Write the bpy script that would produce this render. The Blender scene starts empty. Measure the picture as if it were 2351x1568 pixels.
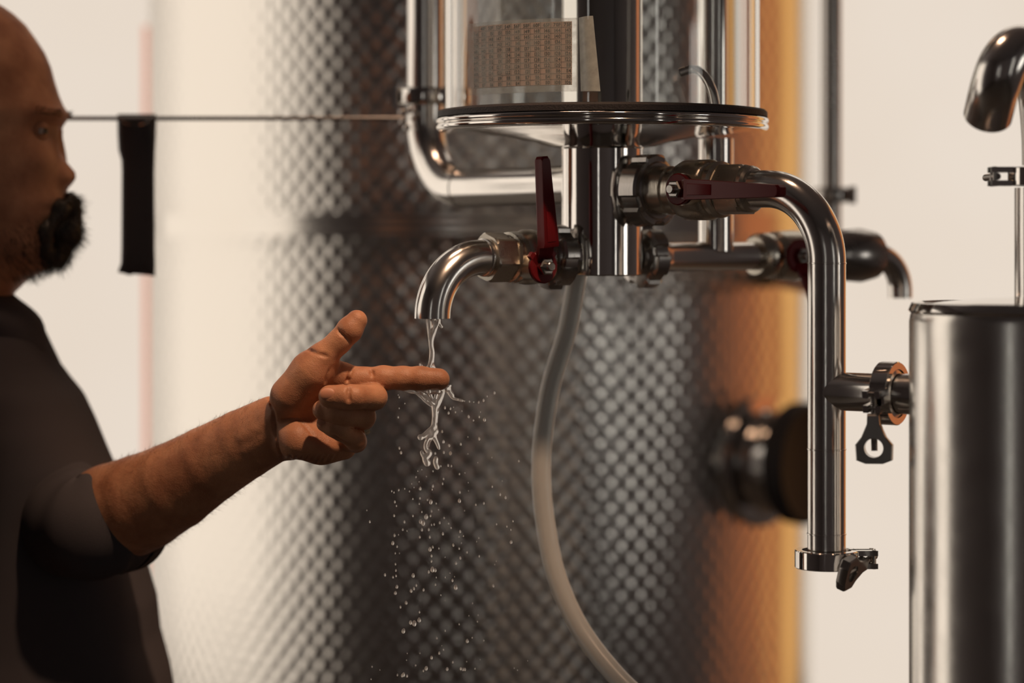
import bpy, bmesh, math, random
import numpy as np
from mathutils import Vector, Matrix, Quaternion, noise as mnoise

random.seed(7); np.random.seed(7)
S = bpy.context.scene
C = S.collection
PI = math.pi

# ------------------------------------------------------------------ camera, exposure, light
FPX = 85.0 / 36.0 * 2351.0          # focal length in pixels
CAMH = 1.35; HY = 540.0             # camera height, horizon row
cam_d = bpy.data.cameras.new('camera'); cam = bpy.data.objects.new('camera', cam_d); C.objects.link(cam)
cam.location = (0, 0, CAMH); cam.rotation_euler = (PI/2, 0, 0)
cam_d.lens = 85; cam_d.sensor_width = 36; cam_d.shift_y = -(784.0 - HY) / 2351.0
cam_d.clip_start = 0.05
cam_d.dof.use_dof = True; cam_d.dof.focus_distance = 1.715; cam_d.dof.aperture_fstop = 3.2
S.camera = cam
S.view_settings.view_transform = 'Standard'; S.view_settings.look = 'None'
S.view_settings.exposure = 0.0; S.view_settings.gamma = 1.0; S.view_settings.use_curve_mapping = False
S.cycles.use_denoising = True
S.cycles.max_bounces = 14; S.cycles.transmission_bounces = 12; S.cycles.transparent_max_bounces = 16
S.cycles.sample_clamp_indirect = 6.0

W = bpy.data.worlds.new('world'); S.world = W; W.use_nodes = True
W.node_tree.nodes['Background'].inputs[0].default_value = (0.80, 0.72, 0.62, 1)
W.node_tree.nodes['Background'].inputs[1].default_value = 0.6

DAY = (0.815, 0.712, 0.610)           # daylight as the panes give it off
STR_BACK = 1.0; STR_LEFT = 1.4; STR_AMBER = 1.0; STR_FRONT = 3.0

def lamp(name, loc, target, size, size_y, watt, col):
    l = bpy.data.lights.new(name, 'AREA'); l.shape = 'RECTANGLE'; l.size = size; l.size_y = size_y
    l.energy = watt; l.color = col
    o = bpy.data.objects.new(name, l); C.objects.link(o); o.location = loc
    o.rotation_euler = (Vector(target) - Vector(loc)).to_track_quat('-Z', 'Y').to_euler()
    return o
lamp('warm_ceiling_lamp', (-0.10, 1.77, 2.78), (-0.16, 1.75, 1.25), 0.30, 0.30, 3.5, (1.0, 0.62, 0.40))
_sl = bpy.data.lights.new('added_hand_spot', 'SPOT'); _sl.energy = 72.; _sl.color = (1.0, 0.63, 0.40); _sl.spot_size = math.radians(20.5); _sl.spot_blend = 1.0; _sl.shadow_soft_size = .035
_so = bpy.data.objects.new('added_hand_spot', _sl); C.objects.link(_so); _so.location = (.25, 1.05, 2.55)  # added unseen spot, cone narrowed to brighten hand and chart but miss the face
_so.rotation_euler = (Vector((-.12, 1.74, 1.22)) - _so.location).to_track_quat('-Z', 'Y').to_euler()

def P(px, py, d):
    return Vector(((px - 1175.5) / FPX * d, d, CAMH - (py - HY) / FPX * d))
def R_(rpx, d): return rpx / FPX * d

# ------------------------------------------------------------------ materials
def mat(name, col=(.8, .8, .8), rough=.5, metal=0., trans=0., ior=1.45, sss=0., alpha=1., emis=None, es=1., coat=0., spec=.5):
    m = bpy.data.materials.new(name); m.use_nodes = True
    b = m.node_tree.nodes['Principled BSDF']
    b.inputs['Base Color'].default_value = (*col, 1); b.inputs['Roughness'].default_value = rough
    b.inputs['Metallic'].default_value = metal; b.inputs['Transmission Weight'].default_value = trans
    b.inputs['IOR'].default_value = ior; b.inputs['Alpha'].default_value = alpha
    b.inputs['Subsurface Weight'].default_value = sss; b.inputs['Coat Weight'].default_value = coat
    b.inputs['Specular IOR Level'].default_value = spec
    if emis: b.inputs['Emission Color'].default_value = (*emis, 1); b.inputs['Emission Strength'].default_value = es
    return m
def nd(m, t, **kw):
    n = m.node_tree.nodes.new(t)
    for k, v in kw.items(): setattr(n, k, v)
    return n
def lk(m, a, b): m.node_tree.links.new(a, b)
def add_bump(m, scale=200., strength=.2, dist=.001, detail=3., stretch=None, coord='Object'):
    b = m.node_tree.nodes['Principled BSDF']
    tc = nd(m, 'ShaderNodeTexCoord'); mp = nd(m, 'ShaderNodeMapping')
    if stretch: mp.inputs['Scale'].default_value = stretch
    n = nd(m, 'ShaderNodeTexNoise'); n.inputs['Scale'].default_value = scale; n.inputs['Detail'].default_value = detail
    bp = nd(m, 'ShaderNodeBump'); bp.inputs['Strength'].default_value = strength; bp.inputs['Distance'].default_value = dist
    lk(m, tc.outputs[coord], mp.inputs[0]); lk(m, mp.outputs[0], n.inputs['Vector'])
    lk(m, n.outputs['Fac'], bp.inputs['Height']); lk(m, bp.outputs[0], b.inputs['Normal'])
    return n, bp
def steel(name, rough=.16, col=(.80, .78, .75), var=.08, bump=.04):
    m = mat(name, col, rough, 1.0)
    n, bp = add_bump(m, 900., bump, .0004, 2., (1, 1, .15))
    n2 = nd(m, 'ShaderNodeTexNoise'); n2.inputs['Scale'].default_value = 60.
    mr = nd(m, 'ShaderNodeMapRange'); mr.inputs['To Min'].default_value = max(.02, rough - var / 2); mr.inputs['To Max'].default_value = rough + var
    tc = nd(m, 'ShaderNodeTexCoord'); lk(m, tc.outputs['Object'], n2.inputs['Vector'])
    lk(m, n2.outputs['Fac'], mr.inputs[0]); lk(m, mr.outputs[0], m.node_tree.nodes['Principled BSDF'].inputs['Roughness'])
    return m
M = {}
M['pipe'] = steel('brushed_steel', .17)
M['polish'] = steel('polished_steel', .07, (.82, .80, .77), .05, .01)
M['fitting'] = steel('cast_fitting_steel', .26, (.70, .66, .58), .12, .25)
M['darksteel'] = steel('dark_fitting_steel', .22, (.50, .48, .46), .1, .1)
M['red'] = mat('red_lever_paint', (.16, .008, .012), .34, spec=.3); add_bump(M['red'], 400, .1, .0003)
M['rubber'] = mat('black_rubber', (.050, .044, .048), .45); add_bump(M['rubber'], 90, .25, .002)
M['gasket'] = mat('black_gasket', (.035, .031, .033), .65); add_bump(M['gasket'], 700, .5, .001)
M['glass'] = mat('clear_glass', (.97, .985, .98), .0, trans=1., ior=1.47)
M['water'] = mat('water', (1, 1, 1), .0, trans=1., ior=1.333)
_nt = M['water'].node_tree; _tl = _nt.nodes.new('ShaderNodeBsdfTranslucent'); _tl.inputs[0].default_value = (1, 1, 1, 1); _mx = _nt.nodes.new('ShaderNodeMixShader'); _mx.inputs[0].default_value = .27
_nt.links.new(_nt.nodes['Principled BSDF'].outputs[0], _mx.inputs[1]); _nt.links.new(_tl.outputs[0], _mx.inputs[2]); _nt.links.new(_mx.outputs[0], _nt.nodes['Material Output'].inputs[0])
M['hose'] = mat('milky_hose', (.78, .80, .78), .30, trans=.25, ior=1.4, sss=.2)
M['hose'].node_tree.nodes['Principled BSDF'].inputs['Subsurface Radius'].default_value = (.004, .004, .004)
add_bump(M['hose'], 300, .05, .0005)
M['shirt'] = mat('black_cotton', (.080, .073, .080), .9, spec=.15); add_bump(M['shirt'], 1400, .35, .0006)
M['hair'] = mat('dark_beard_hair', (.045, .038, .032), .42)
M['browhair'] = mat('brown_brow_hair', (.14, .09, .06), .5)
M['eye'] = mat('eye_white', (.55, .50, .46), .3)
M['iris'] = mat('dark_iris', (.03, .02, .015), .1)
M['nail'] = mat('fingernail', (.62, .27, .17), .42, sss=.1); add_bump(M['nail'], 150, .1, .0005)
M['ring'] = steel('wedding_ring_metal', .12, (.85, .78, .62))
M['paper'] = mat('brown_paper', (.72, .54, .46), .8); add_bump(M['paper'], 500, .2, .0004)
_nt = M['paper'].node_tree; _tl = _nt.nodes.new('ShaderNodeBsdfTranslucent'); _tl.inputs[0].default_value = (.9, .68, .56, 1); _mx = _nt.nodes.new('ShaderNodeMixShader'); _mx.inputs[0].default_value = .2
_nt.links.new(_nt.nodes['Principled BSDF'].outputs[0], _mx.inputs[1]); _nt.links.new(_tl.outputs[0], _mx.inputs[2]); _nt.links.new(_mx.outputs[0], _nt.nodes['Material Output'].inputs[0])
M['ink'] = mat('black_ink', (.012, .012, .016), .6)
M['wall'] = mat('dark_grey_plaster', (.20, .180, .192), .9); add_bump(M['wall'], 30, .3, .004)
M['ceil'] = mat('dark_ceiling_boards', (.19, .172, .182), .9); add_bump(M['ceil'], 12, .3, .004)
M['floor'] = mat('stained_concrete', (.09, .075, .065), .55); add_bump(M['floor'], 14, .3, .004)
M['frame'] = mat('dark_window_frame', (.06, .055, .055), .5); add_bump(M['frame'], 50, .1, .001)
M['satin'] = steel('satin_steel', .22, (.86, .84, .80))
M['copper'] = steel('warm_copper', .2, (.80, .42, .22))

def skin_mat():
    m = mat('tanned_skin', (.60, .25, .13), .48, sss=.12)
    b = m.node_tree.nodes['Principled BSDF']
    b.inputs['Subsurface Radius'].default_value = (.006, .002, .001); b.inputs['Subsurface Scale'].default_value = 1.0
    tc = nd(m, 'ShaderNodeTexCoord')
    n = nd(m, 'ShaderNodeTexNoise'); n.inputs['Scale'].default_value = 38.; n.inputs['Detail'].default_value = 5.
    cr = nd(m, 'ShaderNodeValToRGB')
    cr.color_ramp.elements[0].position = .35; cr.color_ramp.elements[0].color = (.40, .175, .095, 1)
    cr.color_ramp.elements[1].position = .68; cr.color_ramp.elements[1].color = (.64, .32, .18, 1)
    lk(m, tc.outputs['Object'], n.inputs['Vector']); lk(m, n.outputs['Fac'], cr.inputs[0]); lk(m, cr.outputs[0], b.inputs['Base Color'])
    v = nd(m, 'ShaderNodeTexVoronoi'); v.inputs['Scale'].default_value = 1300.
    n2 = nd(m, 'ShaderNodeTexNoise'); n2.inputs['Scale'].default_value = 240.; n2.inputs['Detail'].default_value = 7.
    ad = nd(m, 'ShaderNodeMath', operation='ADD'); mu = nd(m, 'ShaderNodeMath', operation='MULTIPLY'); mu.inputs[1].default_value = .35
    lk(m, tc.outputs['Object'], v.inputs['Vector']); lk(m, tc.outputs['Object'], n2.inputs['Vector'])
    lk(m, v.outputs['Distance'], mu.inputs[0]); lk(m, mu.outputs[0], ad.inputs[0]); lk(m, n2.outputs['Fac'], ad.inputs[1])
    bp = nd(m, 'ShaderNodeBump'); bp.inputs['Strength'].default_value = .40; bp.inputs['Distance'].default_value = .0009
    lk(m, ad.outputs[0], bp.inputs['Height']); lk(m, bp.outputs[0], b.inputs['Normal'])
    return m
M['skin'] = skin_mat()

def pane_mat(name, col, strength, var=.06, tint=(1, 1, 1)):
    m = bpy.data.materials.new(name); m.use_nodes = True; nt = m.node_tree; nt.nodes.clear()
    out = nt.nodes.new('ShaderNodeOutputMaterial'); e = nt.nodes.new('ShaderNodeEmission')
    tc = nt.nodes.new('ShaderNodeTexCoord'); n = nt.nodes.new('ShaderNodeTexNoise'); n.inputs['Scale'].default_value = 1.6; n.inputs['Detail'].default_value = 2.
    cr = nt.nodes.new('ShaderNodeValToRGB')
    cr.color_ramp.elements[0].position = .3; cr.color_ramp.elements[1].position = .7
    cr.color_ramp.elements[0].color = (col[0] * (1 - var), col[1] * (1 - var * 1.6), col[2] * (1 - var * 2.4), 1)
    cr.color_ramp.elements[1].color = (*col, 1)
    nt.links.new(tc.outputs['Object'], n.inputs['Vector']); nt.links.new(n.outputs['Fac'], cr.inputs[0])
    nt.links.new(cr.outputs[0], e.inputs[0]); e.inputs[1].default_value = strength
    nt.links.new(e.outputs[0], out.inputs[0])
    return m
M['day_back'] = pane_mat('daylit_frosted_pane_back', DAY, STR_BACK, .03)
M['day_left'] = pane_mat('daylit_frosted_pane_left', DAY, STR_LEFT, .02)
M['day_front'] = pane_mat('daylit_frosted_pane_front', (.78, .74, .68), STR_FRONT, .02)
M['amber'] = pane_mat('amber_glow_panel', (.90, .48, .16), STR_AMBER, .1)  # glow for an added panel, seen only as orange in the steel
M['terra'] = pane_mat('terracotta_glow_panel', (.50, .165, .065), STR_AMBER, .1)  # redder glow for the second added panel

def thinmix(name, col, tfac, rough=.3):
    m = bpy.data.materials.new(name); m.use_nodes = True; nt = m.node_tree
    b = nt.nodes['Principled BSDF']; b.inputs['Base Color'].default_value = (*col, 1); b.inputs['Roughness'].default_value = rough
    out = nt.nodes['Material Output']; tr = nt.nodes.new('ShaderNodeBsdfTransparent'); mx = nt.nodes.new('ShaderNodeMixShader')
    n = nt.nodes.new('ShaderNodeTexNoise'); n.inputs['Scale'].default_value = 160.; n.inputs['Detail'].default_value = 4.
    tc = nt.nodes.new('ShaderNodeTexCoord'); mr = nt.nodes.new('ShaderNodeMapRange')
    mr.inputs['From Min'].default_value = .3; mr.inputs['From Max'].default_value = .75
    mr.inputs['To Min'].default_value = 1 - tfac - .1; mr.inputs['To Max'].default_value = 1 - tfac + .15
    nt.links.new(tc.outputs['Object'], n.inputs['Vector']); nt.links.new(n.outputs['Fac'], mr.inputs[0]); nt.links.new(mr.outputs[0], mx.inputs[0])
    nt.links.new(tr.outputs[0], mx.inputs[1]); nt.links.new(b.outputs[0], mx.inputs[2]); nt.links.new(mx.outputs[0], out.inputs[0])
    return m
M['tape'] = thinmix('clear_tape', (.55, .60, .58), .80)
M['tape_fold'] = thinmix('folded_clear_tape', (.62, .66, .63), .45)
M['pinkpost'] = mat('bleached_pink_post', (.95, .5, .45), .4)
def _tint(m, col):
    nt = m.node_tree; tr = nt.nodes.new('ShaderNodeBsdfTransparent'); tr.inputs[0].default_value = (*col, 1); mx = nt.nodes.new('ShaderNodeMixShader')
    n = nt.nodes.new('ShaderNodeTexNoise'); n.inputs['Scale'].default_value = 20.; mr = nt.nodes.new('ShaderNodeMapRange'); mr.inputs['To Min'].default_value = .03; mr.inputs['To Max'].default_value = .12
    nt.links.new(n.outputs['Fac'], mr.inputs[0]); nt.links.new(mr.outputs[0], mx.inputs[0]); nt.links.new(tr.outputs[0], mx.inputs[1]); nt.links.new(nt.nodes['Principled BSDF'].outputs[0], mx.inputs[2])
    nt.links.new(mx.outputs[0], nt.nodes['Material Output'].inputs[0])
_tint(M['pinkpost'], (1., .74, .68))

# ------------------------------------------------------------------ mesh helpers
def sm(bm, on=True):
    for f in bm.faces: f.smooth = on
def obj(name, bm, m, parent=None, smooth=True, sharp=35):
    if smooth: sm(bm)
    bmesh.ops.recalc_face_normals(bm, faces=bm.faces)
    off = Vector((0, 0, 0)); p = parent
    while p is not None: off += p.location; p = p.parent
    for v in bm.verts: v.co -= off
    me = bpy.data.meshes.new(name); bm.to_mesh(me); bm.free()
    me.materials.append(m)
    if smooth and sharp: me.set_sharp_from_angle(angle=math.radians(sharp))
    o = bpy.data.objects.new(name, me); C.objects.link(o)
    if parent is not None: o.parent = parent
    return o
def recenter(o):
    """put the origin of a one-mesh thing at its base"""
    me = o.data; n = len(me.vertices); a = np.empty(n * 3, np.float32); me.vertices.foreach_get('co', a); a = a.reshape(-1, 3)
    c = np.array([(a[:, 0].min() + a[:, 0].max()) / 2, (a[:, 1].min() + a[:, 1].max()) / 2, a[:, 2].min()], np.float32)
    me.vertices.foreach_set('co', (a - c).ravel()); o.location = Vector(c.tolist()); me.update(); return o
def tag(o, label, cat, group=None, kind=None):
    if label: o['label'] = label
    if cat: o['category'] = cat
    if group: o['group'] = group
    if kind: o['kind'] = kind
    return o
def thing(name, label, cat, loc, group=None):
    o = bpy.data.objects.new(name, None); C.objects.link(o); o.location = loc; o.empty_display_size = .02
    return tag(o, label, cat, group)
def struct(name, bm, m, smooth=False, parent=None):
    o = obj(name, bm, m, parent, smooth=smooth)
    if parent is None: o['kind'] = 'structure'
    return o
def basis(a):
    a = Vector(a).normalized(); u = Vector((0, 0, 1))
    if abs(a.dot(u)) > .95: u = Vector((1, 0, 0))
    x = u.cross(a).normalized(); y = a.cross(x).normalized()
    return a, x, y
def lathe(bm, o, a, prof, seg=48, fn=None, up=None):
    """prof: (t, r) along axis a from o. r=0 closes."""
    a, x, y = basis(a)
    o = Vector(o); rings = []
    for i, (t, r) in enumerate(prof):
        if r < 1e-7: rings.append([bm.verts.new(o + a * t)]); continue
        ring = []
        for k in range(seg):
            th = 2 * PI * k / seg; rr = r * (fn(i, th) if fn else 1.)
            ring.append(bm.verts.new(o + a * t + x * (rr * math.cos(th)) + y * (rr * math.sin(th))))
        rings.append(ring)
    for A, B in zip(rings[:-1], rings[1:]):
        for k in range(seg):
            k2 = (k + 1) % seg
            if len(A) == 1 and len(B) == 1: continue
            if len(A) == 1: bm.faces.new((A[0], B[k], B[k2]))
            elif len(B) == 1: bm.faces.new((A[k], B[0], A[k2]))
            else: bm.faces.new((A[k], B[k], B[k2], A[k2]))
    return bm
def hexfn(n=6, ph=0.):
    def f(i, th):
        s = 2 * PI / n; q = ((th + ph) % s) - s / 2
        return math.cos(s / 2) / math.cos(q)
    return f
def bez(pts, n=10):
    """Catmull-Rom through pts"""
    pts = [Vector(p) for p in pts]; out = []
    P_ = [2 * pts[0] - pts[1]] + pts + [2 * pts[-1] - pts[-2]]
    for i in range(1, len(P_) - 2):
        p0, p1, p2, p3 = P_[i - 1:i + 3]
        for k in range(n):
            t = k / n
            out.append(.5 * ((2 * p1) + (p2 - p0) * t + (2 * p0 - 5 * p1 + 4 * p2 - p3) * t * t + (3 * p1 - p0 - 3 * p2 + p3) * t ** 3))
    out.append(pts[-1]); return out
def arc_path(p0, d0, p1_dir, R, n=20):
    """quarter bend: start p0 heading d0, ends heading p1_dir"""
    d0 = Vector(d0).normalized(); d1 = Vector(p1_dir).normalized(); c = Vector(p0) + d1 * R; out = []
    for k in range(n + 1):
        th = PI / 2 * k / n
        out.append(c - d1 * R * math.cos(th) + d0 * R * math.sin(th))
    return out
def sweep(bm, pts, r, seg=24, cap=True, sx=1., inner=0.):
    """tube; inner = wall thickness (hollow, open ends) ; r number or list"""
    pts = [Vector(p) for p in pts]; n = len(pts)
    rs = r if isinstance(r, (list, tuple)) else [r] * n
    T = []
    for i in range(n):
        T.append((pts[min(i + 1, n - 1)] - pts[max(i - 1, 0)]).normalized())
    a, x, y = basis(T[0]); rings = []
    for i in range(n):
        if i:
            q = T[i - 1].rotation_difference(T[i]); x = q @ x
            x = (x - T[i] * x.dot(T[i])).normalized()
        y = T[i].cross(x)
        rings.append([bm.verts.new(pts[i] + x * (rs[i] * sx * math.cos(2 * PI * k / seg)) + y * (rs[i] * math.sin(2 * PI * k / seg))) for k in range(seg)])
    irings = []
    if inner:
        for i in range(n):
            irings.append([bm.verts.new(pts[i] + (v.co - pts[i]) * ((rs[i] - inner) / rs[i])) for v in rings[i]])
    def br(A, B):
        for k in range(seg):
            k2 = (k + 1) % seg; bm.faces.new((A[k], B[k], B[k2], A[k2]))
    for A, B in zip(rings[:-1], rings[1:]): br(A, B)
    if inner:
        for A, B in zip(irings[:-1], irings[1:]): br(B, A)
        br(irings[0], rings[0]); br(rings[-1], irings[-1])
    elif cap:
        bm.faces.new(rings[0][::-1]); bm.faces.new(rings[-1])
    return bm
def box(bm, c, s, mtx=None):
    """c centre, s full sizes"""
    vs = []
    for dx in (-.5, .5):
        for dy in (-.5, .5):
            for dz in (-.5, .5):
                v = Vector((c[0] + dx * s[0], c[1] + dy * s[1], c[2] + dz * s[2]))
                vs.append(bm.verts.new(mtx @ v if mtx else v))
    for f in ((0, 1, 3, 2), (4, 6, 7, 5), (0, 4, 5, 1), (2, 3, 7, 6), (0, 2, 6, 4), (1, 5, 7, 3)):
        bm.faces.new([vs[i] for i in f])
    return bm
def prism(bm, outline, z0, z1, mtx, bev=0.):
    """outline: (u,v) list in local x,z ; thickness along local y"""
    n = len(outline)
    cu = sum(p[0] for p in outline) / n; cv = sum(p[1] for p in outline) / n
    def ring(y, k=1.): return [bm.verts.new(mtx @ Vector((cu + (u - cu) * k, y, cv + (v - cv) * k))) for u, v in outline]
    if bev:
        k = .93; L = [ring(z0, k), ring(z0 + bev), ring(z1 - bev), ring(z1, k)]
    else: L = [ring(z0), ring(z1)]
    for A, B in zip(L[:-1], L[1:]):
        for i in range(n): bm.faces.new((A[i], A[(i + 1) % n], B[(i + 1) % n], B[i]))
    bm.faces.new(L[0][::-1]); bm.faces.new(L[-1]); return bm
def bevel(bm, w, seg=2, ang=30):
    es = [e for e in bm.edges if len(e.link_faces) == 2 and e.calc_face_angle(0) > math.radians(ang)]
    bmesh.ops.bevel(bm, geom=es, offset=w, segments=seg, affect='EDGES', profile=.6, clamp_overlap=True); return bm
NB = bmesh.new
def local_frame(origin, a, s):
    """columns: a (x), s (y), z up"""
    a = Vector(a); s = Vector(s); z = Vector((0, 0, 1))
    m = Matrix(((a.x, s.x, z.x), (a.y, s.y, z.y), (a.z, s.z, z.z))).to_4x4(); m.translation = Vector(origin); return m
def rounded(prof_t0, t1, r, c):
    return [(prof_t0, 0), (prof_t0, r - c), (prof_t0 + c * .3, r - c * .3), (prof_t0 + c, r), (t1 - c, r), (t1 - c * .3, r - c * .3), (t1, r - c), (t1, 0)]

# ------------------------------------------------------------------ the room
X0, X1, Y0, Y1, ZC = -2.6, 2.5, -2.4, 5.6, 3.3
def slab(x0, x1, y0, y1, z0, z1):
    bm = NB(); box(bm, ((x0 + x1) / 2, (y0 + y1) / 2, (z0 + z1) / 2), (x1 - x0, y1 - y0, z1 - z0)); return bm
struct('floor', slab(X0 - .15, X1 + .15, Y0 - .15, Y1 + .15, -.1, 0), M['floor'])
def wall_with_holes(name, axis, c, lo, hi, holes):
    """axis 'x': wall plane at x=c running along y; holes (h0, h1, z0, z1) sorted along the wall"""
    bm = NB(); t = .15; cur = lo
    def seg(a0, a1, q0, q1):
        if a1 - a0 < 1e-4 or q1 - q0 < 1e-4: return
        if axis == 'x': box(bm, (c, (a0 + a1) / 2, (q0 + q1) / 2), (t, a1 - a0, q1 - q0))
        elif axis == 'y': box(bm, ((a0 + a1) / 2, c, (q0 + q1) / 2), (a1 - a0, t, q1 - q0))
    for h0, h1, z0, z1 in holes:
        seg(cur, h0, 0, ZC); seg(h0, h1, 0, z0); seg(h0, h1, z1, ZC); cur = h1
    seg(cur, hi, 0, ZC)
    return struct(name, bm, M['wall'])
def window(name, axis, c, h0, h1, z0, z1, m, nbars, bar=.04):
    bm = NB(); t = .06
    def seg(a0, a1, q0, q1):
        if axis == 'x': box(bm, (c, (a0 + a1) / 2, (q0 + q1) / 2), (t, a1 - a0, q1 - q0))
        else: box(bm, ((a0 + a1) / 2, c, (q0 + q1) / 2), (a1 - a0, t, q1 - q0))
    seg(h0, h0 + bar, z0, z1); seg(h1 - bar, h1, z0, z1); seg(h0, h1, z0, z0 + bar); seg(h0, h1, z1 - bar, z1)
    for k in nbars: seg(k - bar / 2, k + bar / 2, z0, z1)
    f = struct(name, bm, M['frame'])
    bm = NB()
    s = .01
    if axis == 'x': box(bm, (c, (h0 + h1) / 2, (z0 + z1) / 2), (s, h1 - h0 - .01, z1 - z0 - .01))
    else: box(bm, ((h0 + h1) / 2, c, (z0 + z1) / 2), (h1 - h0 - .01, s, z1 - z0 - .01))
    obj('pane', bm, m, f, smooth=False)
    return f
wall_with_holes('wall_back', 'y', Y1 + .075, X0, X1, [(X0 + .05, X1 - .05, .15, 3.1)])
window('window_1', 'y', Y1 + .06, X0 + .05, X1 - .05, .15, 3.1, M['day_back'], [])
wall_with_holes('wall_left', 'x', X0 - .075, Y0, Y1, [(1.35, Y1 - .1, .2, 3.0)])
window('window_2', 'x', X0 - .06, 1.35, Y1 - .1, .2, 3.0, M['day_left'], [])
wall_with_holes('wall_right', 'x', X1 + .075, Y0, Y1, [(-1.55, -1.25, .6, 2.6), (.55, 1.1, 1.08, 1.75), (2.95, 4.15, .15, 3.1), (4.15, 5.5, .15, 3.1)])
window('amber_reflection_panel', 'x', X1 + .06, 4.15, 5.5, .15, 3.1, M['amber'], [])  # unseen glowing panel added for the orange reflection on the tank
window('terracotta_reflection_panel', 'x', X1 + .06, 2.95, 4.15, .15, 3.1, M['terra'], [])  # second added glow panel, grades that reflection towards brown
window('window_4', 'x', X1 + .06, .55, 1.1, 1.08, 1.75, M['day_front'], [], .02)
window('window_5', 'x', X1 + .06, -1.55, -1.25, .6, 2.6, M['day_front'], [], .02)
wall_with_holes('wall_front', 'y', Y0 - .075, X0, X1, [(-.9, -.75, .7, 2.4)])
window('window_6', 'y', Y0 - .06, -.9, -.75, .7, 2.4, M['day_front'], [], .02)
# skylight added over the back half to brighten pipe tops and hand rim
bm = NB(); SX0, SX1, SY0, SY1 = -1.9, 1.9, 3.7, 5.3
for (a, b, c_, d_) in ((X0 - .15, X1 + .15, Y0 - .15, SY0), (X0 - .15, X1 + .15, SY1, Y1 + .15), (X0 - .15, SX0, SY0, SY1), (SX1, X1 + .15, SY0, SY1)):
    box(bm, ((a + b) / 2, (c_ + d_) / 2, ZC + .05), (b - a, d_ - c_, .1))
struct('ceiling', bm, M['ceil'])
bm = NB()
for (a, b, c_, d_) in ((SX0, SX1, SY0, SY0 + .04), (SX0, SX1, SY1 - .04, SY1), (SX0, SX0 + .04, SY0, SY1), (SX1 - .04, SX1, SY0, SY1)):
    box(bm, ((a + b) / 2, (c_ + d_) / 2, ZC + .05), (b - a, d_ - c_, .05))
sk = struct('added_skylight', bm, M['frame'])
bm = NB(); box(bm, ((SX0 + SX1) / 2, (SY0 + SY1) / 2, ZC + .06), (SX1 - SX0 - .01, SY1 - SY0 - .01, .01)); obj('pane', bm, M['day_left'], sk, smooth=False)

# ------------------------------------------------------------------ dimpled tank
TX, TY, TR = -.038, 3.0, .408
def tank_mat():
    m = mat('dimpled_stainless', (.78, .76, .72), .20, 1.)
    b = m.node_tree.nodes['Principled BSDF']
    uv = nd(m, 'ShaderNodeUVMap'); uv.uv_map = 'UVMap'
    mp = nd(m, 'ShaderNodeMapping'); mp.inputs['Rotation'].default_value = (0, 0, PI / 4); mp.inputs['Scale'].default_value = (1.26, 1, 1)
    v = nd(m, 'ShaderNodeTexVoronoi'); v.voronoi_dimensions = '2D'; v.inputs['Randomness'].default_value = .06; v.inputs['Scale'].default_value = 52.
    mr = nd(m, 'ShaderNodeMapRange'); mr.interpolation_type = 'SMOOTHSTEP'; mr.inputs['From Min'].default_value = .0; mr.inputs['From Max'].default_value = .70
    # the weld band between two jackets is left plain
    sx = nd(m, 'ShaderNodeSeparateXYZ'); g = nd(m, 'ShaderNodeMath', operation='SUBTRACT'); g.inputs[1].default_value = 1.361
    ab = nd(m, 'ShaderNodeMath', operation='ABSOLUTE'); gt = nd(m, 'ShaderNodeMath', operation='GREATER_THAN'); gt.inputs[1].default_value = .0135
    mu = nd(m, 'ShaderNodeMath', operation='MULTIPLY')
    n = nd(m, 'ShaderNodeTexNoise'); n.inputs['Scale'].default_value = 3.; ad = nd(m, 'ShaderNodeMath', operation='MULTIPLY_ADD'); ad.inputs[1].default_value = 3.; 
    bp = nd(m, 'ShaderNodeBump'); bp.inputs['Strength'].default_value = 1.; bp.inputs['Distance'].default_value = .0011
    lk(m, uv.outputs[0], mp.inputs[0]); lk(m, mp.outputs[0], v.inputs['Vector']); lk(m, v.outputs['Distance'], mr.inputs[0])
    lk(m, uv.outputs[0], sx.inputs[0]); lk(m, sx.outputs['Y'], g.inputs[0]); lk(m, g.outputs[0], ab.inputs[0]); lk(m, ab.outputs[0], gt.inputs[0])
    lt = nd(m, 'ShaderNodeMath', operation='LESS_THAN'); lt.inputs[1].default_value = .395; m2 = nd(m, 'ShaderNodeMath', operation='MULTIPLY')
    lk(m, sx.outputs['X'], lt.inputs[0]); lk(m, lt.outputs[0], m2.inputs[0]); lk(m, gt.outputs[0], m2.inputs[1])
    lk(m, mr.outputs[0], mu.inputs[0]); lk(m, m2.outputs[0], mu.inputs[1])
    lk(m, uv.outputs[0], n.inputs['Vector']); lk(m, n.outputs['Fac'], ad.inputs[0]); lk(m, mu.outputs[0], ad.inputs[2])
    lk(m, ad.outputs[0], bp.inputs['Height']); lk(m, bp.outputs[0], b.inputs['Normal'])
    return m
M['dimple'] = tank_mat()
tank = thing('fermentation_tank', 'large dimpled stainless steel tank standing blurred behind the taps', 'tank', (TX, TY, 0))
zs = [.28, .32, .5, 1.30, 1.345, 1.349, 1.353, 1.357, 1.361, 1.365, 1.369, 1.373, 1.377, 1.42, 2.3, 2.32]
bm = NB(); uvl = bm.loops.layers.uv.new('UVMap'); SEG = 160; rings = []
for z in zs:
    r = TR
    if 1.344 < z < 1.380: r += .0022 * abs(math.sin((z - 1.345) / .016 * PI)) ** .7
    rings.append([bm.verts.new((TX + r * math.sin(2 * PI * k / SEG), TY - r * math.cos(2 * PI * k / SEG), z)) for k in range(SEG)])
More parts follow.
